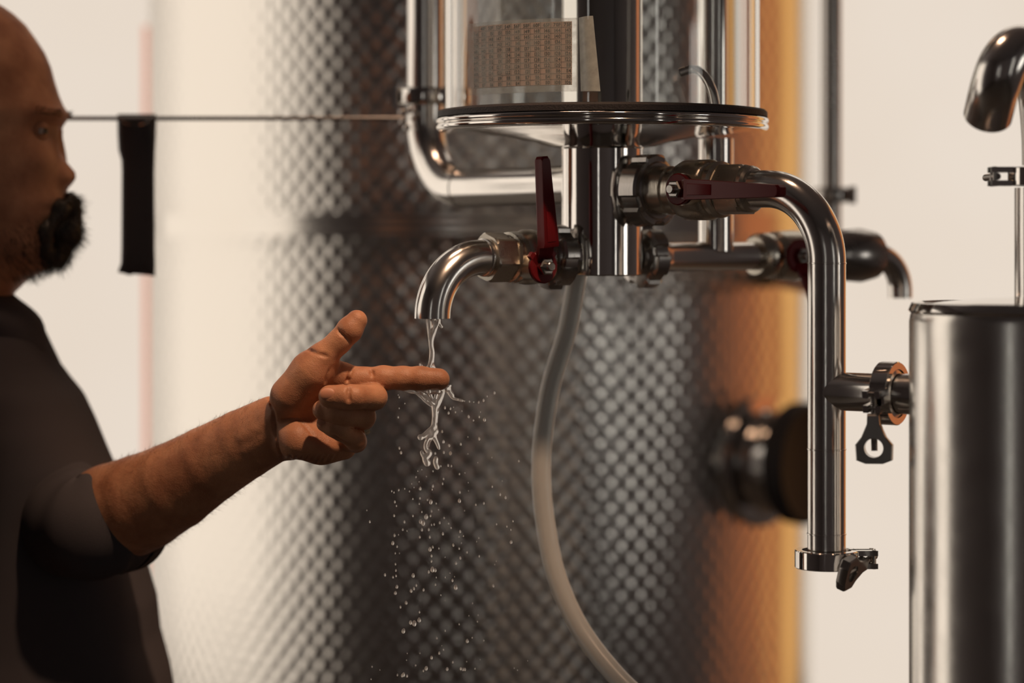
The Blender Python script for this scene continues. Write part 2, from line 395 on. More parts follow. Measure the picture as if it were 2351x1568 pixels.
for (A, B, za, zb) in zip(rings[:-1], rings[1:], zs[:-1], zs[1:]):
    for k in range(SEG):
        k2 = (k + 1) % SEG; f = bm.faces.new((A[k], A[k2], B[k2], B[k]))
        kk = k if k < SEG / 2 else k - SEG
        for lp, (q, z) in zip(f.loops, ((kk, za), (kk + 1, za), (kk + 1, zb), (kk, zb))): lp[uvl].uv = (q / SEG * 2 * PI * TR, z)
obj('jacket', bm, M['dimple'], tank, sharp=50)
bm = NB(); lathe(bm, (TX, TY, 2.3), (0, 0, 1), [(0, TR), (.03, TR * .97), (.09, TR * .75), (.13, TR * .4), (.14, 0)], 96)
obj('dome', bm, M['pipe'], tank)
bm = NB(); lathe(bm, (TX, TY, .3), (0, 0, -1), [(0, TR), (.04, TR * .95), (.12, TR * .5), (.15, .05), (.15, 0)], 96)
obj('cone_bottom', bm, M['pipe'], tank)
for k in range(3):
    a = 2 * PI * k / 3 + .4; bm = NB(); sweep(bm, [(TX + .34 * math.sin(a), TY - .34 * math.cos(a), .30), (TX + .36 * math.sin(a), TY - .36 * math.cos(a), 0)], .025)
    obj('leg', bm, M['pipe'], tank)
pm = math.radians(52); md = Vector((math.sin(pm), -math.cos(pm), 0)); mo = Vector((TX, TY, 1.094))
bm = NB(); lathe(bm, mo, md, [(TR - .04, .0), (TR - .04, .070), (TR - .001, .076), (TR + .006, .074), (TR + .010, .060), (TR + .052, .058), (TR + .052, 0)], 64)
neck = obj('manway_neck', bm, M['polish'], tank)
bm = NB(); lathe(bm, mo, md, [(TR + .040, 0), (TR + .040, .064), (TR + .044, .068), (TR + .060, .069), (TR + .066, .064), (TR + .060, .052), (TR + .060, 0)], 64)
obj('manway_cover', bm, M['gasket'], tank)  # black put into the cover in place of its dark reflection

# post at the back left; glare bleaching put into its see-through pink
bm = NB(); p = P(343, 800, 3.1); sweep(bm, [(p.x, 3.1, 0), (p.x, 3.1, 1.35 + (540 - 60) / FPX * 3.1)], .0080, 16)
tag(recenter(obj('bleached_post', bm, M['pinkpost'])), 'vertical post bleached pale pink in the bright blur at left', 'post')

# ------------------------------------------------------------------ proofing vessel
VX, VY = (1382 - 1175.5) / FPX * 1.83, 1.83
vo = Vector((VX, VY, 0)); GR = .1190
ves = thing('sight_glass_vessel', 'large clear glass cylinder on a steel dish above the taps', 'vessel', (VX, VY, 1.417))
bm = NB(); z0g, z1g = 1.440, 1.80; Z = Vector((0, 0, 1))
lathe(bm, vo, Z, [(z0g, GR), (z1g, GR), (z1g, GR - .0045), (z0g, GR - .0045), (z0g, GR)], 128)
obj('glass_cylinder', bm, M['glass'], ves)
bm = NB(); lathe(bm, vo, Z, [(1.4405, GR - .012), (1.4445, GR - .012 + .0065), (1.4445, GR + .0005), (1.4440, GR + .004), (1.4425, GR + .0056), (1.4385, GR + .0058), (1.4385, GR - .012)][1:], 180, fn=lambda i, th: 1 + (.0018 if i in (2, 3) and int(th / (2 * PI) * 180) % 2 else 0))
obj('gasket', bm, M['gasket'], ves)
prof = [(1.4384, GR - .01), (1.4384, GR + .0030)]
prof += [(1.4360 + .0024 * math.cos(a), GR + .0036 + .0030 * math.sin(a)) for a in np.linspace(.25, PI - .35, 9)]
prof += [(1.4314 + .0028 * math.cos(a), GR + .0030 + .0036 * math.sin(a)) for a in np.linspace(.45, PI, 10)]
prof += [(1.4284, GR - .004), (1.4284, GR - .01), (1.4384, GR - .01)]
bm = NB(); lathe(bm, vo, Z, prof, 200)
obj('base_flange', bm, M['polish'], ves, sharp=60)
bm = NB(); lathe(bm, vo, Z, [(1.4284, GR - .006), (1.4272, GR - .020), (1.4245, GR - .045), (1.4205, GR - .068), (1.4170, .040), (1.4160, .0325), (1.4160, .029), (1.4190, .029), (1.4220, GR - .068), (1.4260, GR - .045), (1.4290, GR - .020), (1.4300, GR - .006)], 160)
obj('dish', bm, M['polish'], ves)
CR = R_(93, 1.83)
bm = NB(); lathe(bm, vo, Z, [(1.3195, 0), (1.3195, CR - .002), (1.3205, CR), (1.4150, CR), (1.4165, CR + .0018), (1.4185, CR + .0010), (1.4205, CR), (1.80, CR), (1.80, 0)], 96)
obj('drain_column', bm, M['polish'], ves)
bm = NB(); lathe(bm, vo, Z, [(1.800, 0), (1.800, GR + .006), (1.812, GR + .006), (1.812, 0)], 96)
obj('top_flange', bm, M['polish'], ves)
bm = NB(); lathe(bm, vo, Z, [(1.812, 0), (1.812, .03), (ZC, .03), (ZC, 0)], 48)
obj('support_tube', bm, M['pipe'], ves)
# thin inner overflow tube bent inside the glass
t0 = Vector((VX + .0735, VY - .045, 0)); pts = bez([P(1560, 168, 1.80), P(1590, 160, 1.80), P(1614, 172, 1.795), P(1632, 205, 1.79), P(1641, 248, 1.787)], 8)
bm = NB(); sweep(bm, pts, .0035, 12, inner=.0008); obj('overflow_tube', bm, M['polish'], ves)

# ------------------------------------------------------------------ label card with the numbers
def phi_of(px):
    lo, hi = -1.3, 1.3
    for _ in range(40):
        m_ = (lo + hi) / 2; X = VX + GR * math.sin(m_); Y = VY - GR * math.cos(m_)
        if 1175.5 + FPX * X / Y < px: lo = m_
        else: hi = m_
    return (lo + hi) / 2
def on_glass(ph, z, off): return Vector((VX + (GR + off) * math.sin(ph), VY - (GR + off) * math.cos(ph), z))
colx = [1088.8, 1100.7, 1117.3, 1135.1, 1154, 1174.4, 1195.9, 1218.3, 1241.8, 1265.2, 1289.5, 1313.4]
cph = [phi_of(x) for x in colx]; ZT, ZB = 1.5016, 1.4565
rowz = [ZT - (ZT - ZB) * k / 11 for k in range(12)]
def patch(ph0, ph1, za, zb, off, n=24, th=.0002, tiltz=0.):
    bm = NB(); F = []; Bk = []
    for i in range(n + 1):
        p_ = ph0 + (ph1 - ph0) * i / n
        F.append([bm.verts.new(on_glass(p_, z, off + th)) for z in (za, zb)]); Bk.append([bm.verts.new(on_glass(p_, z, off)) for z in (za, zb)])
    for i in range(n):
        bm.faces.new((F[i][0], F[i + 1][0], F[i + 1][1], F[i][1])); bm.faces.new((Bk[i][0], Bk[i][1], Bk[i + 1][1], Bk[i + 1][0]))
        bm.faces.new((F[i][1], F[i + 1][1], Bk[i + 1][1], Bk[i][1])); bm.faces.new((F[i][0], Bk[i][0], Bk[i + 1][0], F[i + 1][0]))
    for i in (0, n): bm.faces.new((F[i][0], F[i][1], Bk[i][1], Bk[i][0]))
    return bm
card = thing('temperature_chart', 'brown printed table of proofing numbers taped on the glass cylinder', 'chart', on_glass((cph[0] + cph[-1]) / 2, ZB, .001))
obj('paper', patch(cph[0], cph[-1], ZB, ZT, .0003), M['paper'], card)
rows = ["|48F|50F|52F|54F|56F|58F|60F|65F|70F|75F", "74%|152|151|151|150|149|149|148|146|144|143", "72%|149|148|147|146|145|145|144|142|140|139",
        "70%|144|144|143|142|141|141|140|138|136|135", "68%|140|140|139|138|138|137|136|134|132|130", "66%|136|136|135|134|134|133|132|130|128|126",
        "64%|133|132|131|130|130|129|128|124|124|122", "62%|129|128|127|126|126|125|124|122|120|118", "60%|125|124|123|122|122|121|120|118|116|114",
        "58%|121|120|119|118|118|117|116|114|112|110", "56%|117|116|115|114|114|113|112|110|108|106"]
glyph = {}
def get_glyph(ch):
    if ch in glyph: return glyph[ch]
    cu = bpy.data.curves.new('g', 'FONT'); cu.body = ch; cu.size = 1.; cu.offset = .034; cu.resolution_u = 3
    o = bpy.data.objects.new('g', cu); C.objects.link(o); dg = bpy.context.evaluated_depsgraph_get(); dg.update()
    me = bpy.data.meshes.new_from_object(o.evaluated_get(dg))
    vs = [(v.co.x, v.co.y) for v in me.vertices]; fs = [tuple(p_.vertices) for p_ in me.polygons]
    x0 = min(v[0] for v in vs); w = max(v[0] for v in vs) - x0; vs = [(x - x0, y) for x, y in vs]
    bpy.data.objects.remove(o); bpy.data.curves.remove(cu); bpy.data.meshes.remove(me)
    glyph[ch] = (vs, fs, w); return glyph[ch]
bm = NB(); CH = (rowz[0] - rowz[1]); fs_ = CH * .86
for r, line in enumerate(rows):
    for c, txt in enumerate(line.split('|')):
        if not txt: continue
        ws = []; 
        for ch in txt: ws.append(get_glyph(ch)[2] * (.62 if ch == '%' else .92) + .07)
        tw = sum(ws) * fs_; cell = (cph[c + 1] - cph[c]) * GR
        k = min(1., (cell * .86) / tw); x = cell - tw * k - cell * .05
        for ch, w_ in zip(txt, ws):
            vs, fs, gw = get_glyph(ch); sc_ = (.62 if ch == '%' else .92) * k
            nv = [bm.verts.new(on_glass(cph[c] + (x + vx * fs_ * sc_) / GR, rowz[r + 1] + CH * .19 + vy * fs_, .00062)) for vx, vy in vs]
            for f in fs:
                try: bm.faces.new([nv[i] for i in f])
                except ValueError: pass
            x += w_ * fs_ * k
obj('printed_numbers', bm, M['ink'], card, smooth=False)
bm = NB(); lw = .00028
def gridstrip(p0, p1, za, zb):
    n = max(1, int(abs(p1 - p0) / .03)); A = None
    for i in range(n + 1):
        q = p0 + (p1 - p0) * i / n; B = (bm.verts.new(on_glass(q, za, .0006)), bm.verts.new(on_glass(q, zb, .0006)))
        if A: bm.faces.new((A[0], B[0], B[1], A[1]))
        A = B
for r in range(1, 12): gridstrip(cph[0], cph[-1], rowz[r] - lw / 2 + (lw/2 if r == 11 else 0), rowz[r] + lw / 2+ (lw/2 if r == 11 else 0))
for c in range(1, 11): gridstrip(cph[c] - lw / 2 / GR, cph[c] + lw / 2 / GR, ZB, ZT)
obj('printed_grid', bm, M['ink'], card, smooth=False)
tape = thing('clear_tape', 'clear tape sheet over the number table, right end peeled up', 'tape', on_glass(phi_of(1200), 1.451, .001))
obj('tape_sheet', patch(phi_of(1076), phi_of(1327), 1.4518, 1.5040, .0007, 30, .00012), M['tape'], tape)
bm = NB(); q0 = phi_of(1322)
fl = []
for i in range(9):
    u = i / 8
    out = .0008 + .0045 * math.sin(u * PI * .9) * .8 + .004 * u
    top = 1.5040 + .0008 * u; bot = 1.4518 - .0004 * u
    phb = q0 + (.004 + .0135 * u) / GR; pht = q0 + (.0025 + .0100 * u) / GR
    fl.append((on_glass(pht, top, out), on_glass(phb, bot, out + .001)))
for (a, b), (c_, d_) in zip(fl[:-1], fl[1:]):
    v = [bm.verts.new(p_) for p_ in (a, c_, d_, b)]; bm.faces.new(v)
bmesh.ops.remove_doubles(bm, verts=bm.verts, dist=1e-6)
bmesh.ops.solidify(bm, geom=list(bm.faces), thickness=.0003)
obj('peeled_flap', bm, M['tape_fold'], tape)

# ------------------------------------------------------------------ taps
def nut_fn(nslots, depth):
    def f(i, th):
        q = (th / (2 * PI) * nslots) % 1
        return 1 - depth if q > .62 else 1.
    return f
def union_nut(o, a, t0, t1, r, m, parent, slots=5, name='union_nut', seg=90):
    bm = NB(); c = .0018; nf = nut_fn(slots, .10)
    prof = [(t0, 0), (t0, r * .72), (t0 + c * .2, r - c * 1.6), (t0 + c, r), (t1 - c, r), (t1 - c * .2, r - c), (t1, r * .80), (t1 + .0012, r * .76), (t1 + .0012, 0)]
    lathe(bm, o, a, prof, seg, fn=lambda i, th: nf(i, th) if 2 <= i <= 5 else 1.)
    return obj(name, bm, m, parent, sharp=28)
def lever_profile(L, w0, w1): return [(-w0 / 2, 0.), (w0 / 2, 0.), (w1 / 2, L), (-w1 / 2, L)]

# left tap ---------------------------------------------------------
la = Vector((-.8, -.6, 0)); ls = Vector((.6, -.8, 0)); lz = 1.3338
lo = Vector((VX, VY, lz))
tap = thing('spout_tap', 'steel tap with upright dark red lever and curved spout pouring water', 'tap', lo + la * .08 + Vector((0, 0, -.03)))
bm = NB(); lathe(bm, lo, la, [(.0302, 0), (.0302, .0150), (.0322, .0136), (.034, .0128), (.0400, .0128), (.0400, 0)], 48); obj('stub', bm, M['polish'], tap)
union_nut(lo, la, .0385, .0530, .0243, M['darksteel'], tap, 6)
bm = NB()
lathe(bm, lo, la, [(.0535, 0), (.0535, .0165), (.0600, .0175), (.0620, .0196), (.0680, .0205), (.0740, .0205), (.0780, .0186), (.0795, .0172), (.0808, .0172), (.0820, .0190), (.0838, .0190), (.0850, .0170), (.0862, .0170), (.0872, .0186), (.0888, .0186), (.0898, .0166), (.0905, .0166), (.0905, 0)], 60)
vb = obj('valve_body', bm, M['fitting'], tap)
bm = NB(); hx = hexfn(6, .3); lathe(bm, lo, la, [(.0900, 0), (.0900, .0166), (.0912, .0190), (.1075, .0190), (.1088, .0172), (.1088, 0)], 72, fn=lambda i, th: hx(i, th) if i in (2, 3) else (1. if i in (0, 5) else min(1., hx(i, th) * 1.1)))
obj('hex_nut', bm, M['fitting'], tap, sharp=18)
sp = lo + la * .1075; path = [sp, sp + la * .003] + arc_path(sp + la * .0065, la, (0, 0, -1), .0425, 26) + [sp + la * .049 + Vector((0, 0, -.0435))]
bm = NB(); sweep(bm, path, .0129, 48, inner=.0014); spout = obj('spout', bm, M['pipe'], tap)
bm = NB(); lathe(bm, lo, la, [(.1085, .0129), (.1090, .0139), (.1104, .0142), (.1118, .0139), (.1123, .0129), (.1085, .0129)], 48); obj('weld_ring', bm, M['pipe'], spout)
ml = local_frame(lo + la * .0745, la, ls)
bm = NB(); lathe(bm, lo + la * .0790 + Vector((0, 0, -.0065)), ls, [(.012, 0), (.012, .0100), (.026, .0100), (.026, .0078), (.0285, .0078), (.0285, 0)], 32); obj('stem_boss', bm, M['fitting'], tap)
def lever(L, w0, w1, mtx, parent, up=True, hub=.0115, y0=.0275, stop=True):
    """local x along pipe, y outwards along the stem, z up ; up=False lays the lever along +x"""
    def tr(o2): return [(u, v) if up else (v, -u) for u, v in o2]
    bm = NB()
    prism(bm, tr([(hub * math.cos(2 * PI * k / 20), hub * math.sin(2 * PI * k / 20)) for k in range(20)]), y0, y0 + .0035, mtx, .0006)
    # bent neck : grows outwards from the hub to the grip
    n0 = .004; vs = []
    for (u, v, y) in ((-w0 * .5, n0, y0), (w0 * .5, n0, y0), (w0 * .55, n0 + .012, y0 + .006), (-w0 * .55, n0 + .012, y0 + .006)):
        for dy in (0, .0035):
            u2, v2 = tr([(u, v)])[0]; vs.append(bm.verts.new(mtx @ Vector((u2, y + dy, v2))))
    for f in ((0, 2, 4, 6), (1, 7, 5, 3), (0, 1, 3, 2), (2, 3, 5, 4), (4, 5, 7, 6), (6, 7, 1, 0)): bm.faces.new([vs[i] for i in f])
    if stop:
        for sg in (-1, 1):
            a0 = [(sg * .004, -.003), (sg * .0125, .0085), (sg * .0095, .0115), (sg * .001, .004)]
            prism(bm, tr(a0), y0, y0 + .0035, mtx)
    lv = obj('lever', bm, M['red'], parent, sharp=30)
    bm = NB(); s0 = n0 + .010
    grip = [(-w0 * .55, s0), (w0 * .55, s0), (w1 * .5, L - .002), (w1 * .3, L), (-w1 * .3, L), (-w1 * .5, L - .002)]
    prism(bm, tr(grip), y0 + .0055, y0 + .0145, mtx, .0012)
    bevel(bm, .0006, 2)
    g = obj('grip', bm, M['red'], lv, sharp=30)
    bm = NB(); win = [(-w0 * .30, s0 + .004), (w0 * .30, s0 + .004), (w0 * .27, s0 + .026), (-w0 * .27, s0 + .026)]
    prism(bm, tr(win), y0 + .0140, y0 + .0150, mtx, .0002); obj('raised_panel', bm, M['red'], lv)
    c = mtx @ Vector((0, 0, 0)); ax = (mtx.to_3x3() @ Vector((0, 1, 0)))
    bm = NB(); hf = hexfn(6); lathe(bm, c, ax, [(y0 + .003, 0), (y0 + .003, .0068), (y0 + .0075, .0068), (y0 + .0085, .0060), (y0 + .0085, 0)], 36, fn=lambda i, th: hf(i, th) if i < 3 else .95 * hf(i, th))
    obj('lever_nut', bm, M['darksteel'], lv, sharp=20)
    bm = NB(); lathe(bm, c, ax, [(y0 + .008, 0), (y0 + .008, .0034), (y0 + .0120, .0034), (y0 + .0125, .0028), (y0 + .0125, 0)], 24)
    obj('stem_end', bm, M['darksteel'], lv)
    return lv
ml2 = local_frame(lo + la * .0790 + Vector((0, 0, -.0065)), la, ls) @ Matrix.Rotation(math.radians(5), 4, 'Y')
lever(.080, .0125, .0078, ml2, tap, True, .0125)

# right tap and its drop pipe ---------------------------------------
ra = Vector((.722, -.692, 0)).normalized(); rs = Vector((-ra.y * -1, 0, 0)); rs = Vector((ra.y, -ra.x, 0)); rz = 1.383
ro = Vector((VX, VY, rz))
rt = thing('side_tap', 'steel ball valve with horizontal dark red lever feeding the tall drop pipe', 'tap', ro + ra * .1 + Vector((0, 0, -.03)))
bm = NB(); lathe(bm, ro, ra, [(.0302, 0), (.0302, .0175), (.0330, .0150), (.0400, .0146), (.0400, 0)], 48); obj('stub', bm, M['polish'], rt)
union_nut(ro, ra, .0385, .0560, .0272, M['darksteel'], rt, 5)
bm = NB(); lathe(bm, ro, ra, [(.0568, 0), (.0568, .0185), (.0700, .0180), (.0710, .0165), (.0790, .0165), (.0810, .0205), (.0850, .0222), (.1060, .0222), (.1085, .0205), (.1095, .0180), (.1110, .0180), (.1125, .0206), (.1160, .0206), (.1175, .0185), (.1190, .0185), (.1190, 0)], 60)
obj('valve_body', bm, M['fitting'], rt)
bm = NB(); hx2 = hexfn(6, .1); lathe(bm, ro, ra, [(.1185, 0), (.1185, .0176), (.1198, .0198), (.1390, .0198), (.1404, .0180), (.1404, 0)], 72, fn=lambda i, th: hx2(i, th) if i in (2, 3) else (1. if i in (0, 5) else min(1., hx2(i, th) * 1.1)))
obj('hex_nut', bm, M['fitting'], rt, sharp=18)
bm = NB(); lathe(bm, ro, ra, [(.1400, 0), (.1400, .0168), (.1440, .0168), (.1460, .0150), (.1460, 0)], 48); obj('collar_ring', bm, M['fitting'], rt)
DR = .01336; tD = .2095; RB = .052
sp = ro + ra * .1440; pd = ro + ra * tD
path = [sp, sp + ra * .005] + arc_path(ro + ra * (tD - RB), ra, (0, 0, -1), RB, 30) + [pd + Vector((0, 0, z - rz)) for z in (1.325, 1.3, 1.28, 1.26, 1.24, 1.2, 1.16, 1.1265)]
bm = NB(); sweep(bm, path, DR, 48); dp = obj('drop_pipe', bm, M['pipe'], rt)
for z in (1.3305, 1.2010, 1.1420):
    bm = NB(); lathe(bm, pd + Vector((0, 0, z - rz)), Z, [(-.0006, DR), (-.0004, DR + .0004), (.0004, DR + .0004), (.0006, DR)], 48); obj('weld_seam', bm, M['pipe'], dp)
bm = NB(); lathe(bm, pd + Vector((0, 0, 1.1265 - rz)), -Z, [(-.003, 0), (-.003, DR + .0002), (-.0005, DR + .004), (.0006, .0215), (.0022, .0215), (.0022, 0)], 48); obj('end_ferrule', bm, M['pipe'], dp)
bm = NB(); lathe(bm, pd + Vector((0, 0, 1.1265 - rz)), -Z, [(.0024, 0), (.0024, .0215), (.0046, .0215), (.0060, .012), (.0060, 0)], 48); obj('end_cap', bm, M['pipe'], rt)
ta = Vector((.84, -.54, 0)).normalized(); to = Vector((pd.x, pd.y, 1.2415))
bm = NB(); lathe(bm, to, ta, [(.0, .0), (.0, DR - .0004), (.0122, DR - .0002), (.0145, DR), (.0400, DR), (.0405, DR + .0003), (.0410, DR), (.0415, .0150), (.0430, .0200), (.0450, .0205), (.0450, 0)], 48); obj('side_branch', bm, M['pipe'], dp)
mr_ = local_frame(ro + ra * .1020, ra, rs)
bm = NB(); lathe(bm, ro + ra * .1020, rs, [(.014, 0), (.014, .0115), (.028, .0115), (.028, .0085), (.0310, .0085), (.0310, 0)], 32); obj('stem_boss', bm, M['fitting'], rt)
lever(.100, .0138, .0086, mr_ @ Matrix.Rotation(math.radians(1.5), 4, 'Y'), rt, False, .0115, .030, False)

# ------------------------------------------------------------------ tri-clamps
def wing_nut(bm, mtx, s=1.):
    """local: x width, z length (points to +z), y thickness ; z=0 at the root"""
    out = [(-.0042, .0), (-.0046, .007), (-.0085, .016), (-.0130, .0215), (-.0125, .0320), (-.0060, .0345), (.0060, .0345), (.0125, .0320), (.0130, .0215), (.0085, .016), (.0046, .007), (.0042, .0)]
    out = [(u * s, v * s) for u, v in out]; c = (0., .0235 * s); rh = .0066 * s; n = 40; th = .0040 * s
    def ray(a):
        d = (math.cos(a), math.sin(a)); best = None
        for i in range(len(out)):
            (x1, y1), (x2, y2) = out[i], out[(i + 1) % len(out)]
            ex, ey = x2 - x1, y2 - y1; den = d[0] * ey - d[1] * ex
            if abs(den) < 1e-12: continue
            t = ((x1 - c[0]) * ey - (y1 - c[1]) * ex) / den; u = ((x1 - c[0]) * d[1] - (y1 - c[1]) * d[0]) / den
            if t > 0 and -1e-6 <= u <= 1 + 1e-6 and (best is None or t < best): best = t
        return (c[0] + d[0] * best, c[1] + d[1] * best)
    L = []
    angs = sorted([2 * PI * k / n for k in range(n)] + [math.atan2(v - c[1], u - c[0]) % (2 * PI) for u, v in out])
    for y, kk in ((-th, .94), (-th * .7, 1.), (th * .7, 1.), (th, .94)):
        L.append([bm.verts.new(mtx @ Vector((c[0] + (p_[0] - c[0]) * kk, y, c[1] + (p_[1] - c[1]) * kk))) for p_ in map(ray, angs)])
    I = [[bm.verts.new(mtx @ Vector((c[0] + rh * math.cos(a), y, c[1] + rh * math.sin(a)))) for a in angs] for y in (th, -th)]
    seq = L + I; N = len(angs)
    for A, B in zip(seq, seq[1:] + seq[:1]):
        for i in range(N): bm.faces.new((A[i], A[(i + 1) % N], B[(i + 1) % N], B[i]))
    return bm
def clamp(name, label, c, a, r, wid, ang, parent_loc=None, wing=True, wroll=0., wlen=1., tilt=0., group=None, wdir=None, sdir=None, jo=.0):
    """band round a pipe axis a at c; the jaws sit at angle ang (in basis of a)"""
    t_ = thing(name, label, 'clamp', c - Vector((0, 0, r)), group)
    a, x, y = basis(a)
    bm = NB(); n = 60; gap = math.radians(9)
    sect = [(-wid / 2, r - .0050), (-wid / 2, r - .0006), (-wid / 2 + .0006, r), (wid / 2 - .0006, r), (wid / 2, r - .0006), (wid / 2, r - .0050), (wid / 2 - .0022, r - .0036), (-wid / 2 + .0022, r - .0036)]
    rings = []
    for k in range(n + 1):
        th = ang + gap + (2 * PI - 2 * gap) * k / n; d = x * math.cos(th) + y * math.sin(th)
        rings.append([bm.verts.new(c + a * t + d * rr) for t, rr in sect])
    for A, B in zip(rings[:-1], rings[1:]):
        for i in range(len(sect)): bm.faces.new((A[i], A[(i + 1) % 8], B[(i + 1) % 8], B[i]))
    bm.faces.new(rings[0]); bm.faces.new(rings[-1][::-1])
    obj('band', bm, M['polish'], t_, sharp=30)
    dj = x * math.cos(ang) + y * math.sin(ang); tj = a.cross(dj)  # outward, tangential
    def lf(off=Vector((0, 0, 0))):
        m = Matrix((a, dj, tj)).transposed().to_4x4(); m.translation = c + off; return m
    for sg in (1, -1):      # jaws : each a pair of forks
        for fk in (-1, 1):
            bm = NB(); box(bm, (fk * wid * .36, r + .0050 + jo, sg * .0050), (wid * .30, .0150, .0050), lf()); bevel(bm, .0008, 2)
            obj('jaw', bm, M['polish'], t_, sharp=30)
        bm = NB(); sweep(bm, [c + a * (-wid * .53) + dj * (r + .0100 + jo) + tj * (sg * .0052), c + a * (wid * .53) + dj * (r + .0100 + jo) + tj * (sg * .0052)], .0015, 16)
        obj('pivot_pin', bm, M['darksteel'], t_)
    # bolt and wing nut
    wd = (Matrix.Rotation(tilt, 3, dj) @ (-tj)) if wdir is None else Vector(wdir).normalized()
    bo = c + dj * (r + .0085 + jo)
    bm = NB(); m_ = 90; pts = [bo - wd * .006 + wd * (.0395 * k / m_) for k in range(m_ + 1)]
    sweep(bm, pts, [.0021 + (.0003 if k % 3 == 0 else 0) for k in range(m_ + 1)], 16); obj('bolt', bm, M['darksteel'], t_)
    if wing:
        side = a - wd * a.dot(wd); side.normalize(); side = Matrix.Rotation(wroll, 3, wd) @ side
        if sdir is not None: side = Vector(sdir); side = (side - wd * side.dot(wd)).normalized()
        nrm = wd.cross(side)
        mm = Matrix((side, nrm, wd)).transposed().to_4x4(); mm.translation = bo + wd * .0085
        bm = NB(); wing_nut(bm, mm, wlen); w = obj('wing_nut', bm, M['darksteel'], t_, sharp=30)
    return t_
# branch clamp : jaws face the camera, wing nut hangs down
cc = to + ta * .0475
clamp('pipe_clamp', 'steel clamp on the horizontal branch pipe, dark wing nut hanging down', cc, ta, .0218, .0125, math.radians(188), wdir=(0.02, 0, -1), sdir=(.96, -.28, 0), wlen=.98, jo=-.003)
bm = NB(); lathe(bm, to, ta, [(.0500, 0), (.0500, .0205), (.0520, .0200), (.0535, .0150), (.0540, DR + .0006), (.090, DR + .0006), (.090, 0)], 48)
tag(recenter(obj('inlet_pipe', bm, M['pipe'])), 'short horizontal pipe running into the large foreground canister', 'pipe')
# bottom clamp : jaws to the right
cb = Vector((pd.x, pd.y, 1.1245))
clamp('pipe_clamp', 'steel clamp round the bottom end of the drop pipe, its wing nut seen end-on', cb, Z, .0222, .0125, math.radians(92), wdir=(-.60, -.76, -.20), sdir=(-.38, 0, -.92), wlen=.92)

# ------------------------------------------------------------------ elbow pipe on the left
EX = P(977, 300, 2.05); r1 = .0155
eo = Vector((EX.x, 2.05, 0)); zc = CAMH + (540 - 425) / FPX * 1.87
dirh = Vector((VX, VY, 0)) - eo; Lh = dirh.length; dirh.normalize()
ep = thing('elbow_pipe', 'thick steel pipe coming down left of the glass and bending into the column', 'pipe', (eo.x, eo.y, zc))
RBE = .060
path = [Vector((eo.x, eo.y, z)) for z in (1.4602, 1.45, 1.44, zc + RBE + .002)] + arc_path(Vector((eo.x, eo.y, zc + RBE)), (0, 0, -1), dirh, RBE, 24) + [Vector((eo.x, eo.y, zc)) + dirh * q for q in (.07, .12, .2, Lh - .0295)]
bm = NB(); sweep(bm, path, r1, 48); obj('bend', bm, M['pipe'], ep)
bm = NB(); lathe(bm, Vector((eo.x, eo.y, zc)) + dirh * .062, dirh, [(-.0012, r1), (-.0008, r1 + .0006), (.0008, r1 + .0006), (.0012, r1)], 48); obj('weld_seam', bm, M['pipe'], ep)
bm = NB(); sweep(bm, [(eo.x, eo.y, 1.4745), (eo.x, eo.y, 2.2), (eo.x, eo.y, ZC)], r1 * .98, 48); obj('riser', bm, M['pipe'], ep)
bm = NB(); lathe(bm, eo, Z, rounded(1.4600, 1.4745, .0235, .0025), 64); obj('flange', bm, M['polish'], ep)
bm = NB(); box(bm, (eo.x - .0265, eo.y - .004, 1.467), (.0048, .012, .0180)); bevel(bm, .0018, 3); obj('clamp_lug', bm, M['polish'], ep)
for (dx, dz) in ((-.019, 1.4535), (-.013, 1.4548), (-.0075, 1.4520), (-.0185, 1.4455), (-.0150, 1.4405)):
    bm = NB(); bmesh.ops.create_uvsphere(bm, u_segments=14, v_segments=10, radius=.0030, matrix=Matrix.Translation((eo.x + dx, eo.y - .017, dz))); obj('bolt_head', bm, M['polish'], ep)
# hanging rod
bm = NB(); zr = 1.4485; xa = P(932, 275, 2.05).x
sweep(bm, [(xa, 2.04, zr), (X0, 2.10, zr + .004)], .0019, 16)
tag(recenter(obj('hanging_rod', bm, M['darksteel'])), 'thin horizontal metal rod running left behind the man\'s brow', 'rod')
# black sleeve on the rod
SY = 2.055; sl = []
prof = [(262, 44, .0030), (266, 45, .0052), (280, 44.5, .0068), (310, 44, .0068), (345, 42, .0060), (368, 38.5, .0050), (395, 37.5, .0046), (480, 38, .0046), (570, 38.5, .0045), (605, 39.5, .0042), (620, 42, .0034), (627, 43.5, .0028)]
bm = NB(); rings = []
for (py, hw, th) in prof:
    cx = P(314 + (3 if 360 < py < 610 else 0), py, SY); w_ = R_(hw, SY); ring = []
    for k in range(36):
        a = 2 * PI * k / 36; ca, sa = math.cos(a), math.sin(a)
        x = w_ * math.copysign(abs(ca) ** .6, ca); y = th * math.copysign(abs(sa) ** .8, sa)
        dz = (.0016 * math.sin(x / w_ * 5) - .0012 * (x / w_) ** 2) if py > 600 else 0
        ring.append(bm.verts.new((cx.x + x, SY + y, cx.z + dz)))
    rings.append(ring)
for A, B in zip(rings[:-1], rings[1:]):
    for k in range(36): bm.faces.new((A[k], B[k], B[(k + 1) % 36], A[(k + 1) % 36]))
bm.faces.new(rings[0]); bm.faces.new(rings[-1][::-1])
slv = recenter(obj('rubber_sleeve', bm, M['rubber'])); tag(slv, 'black flat rubber sleeve hanging from the thin rod beside the man\'s face', 'sleeve')
bm = NB(); c0 = P(313, 276, SY - .0066)
sweep(bm, bez([P(283, 276, SY - .0064), P(290, 283, SY - .0072), P(313, 286, SY - .0078), P(333, 283, SY - .0072), P(341, 276, SY - .0064)], 6), .0011, 10)
k_ = obj('steel_wire_loop', bm, M['polish'], slv)

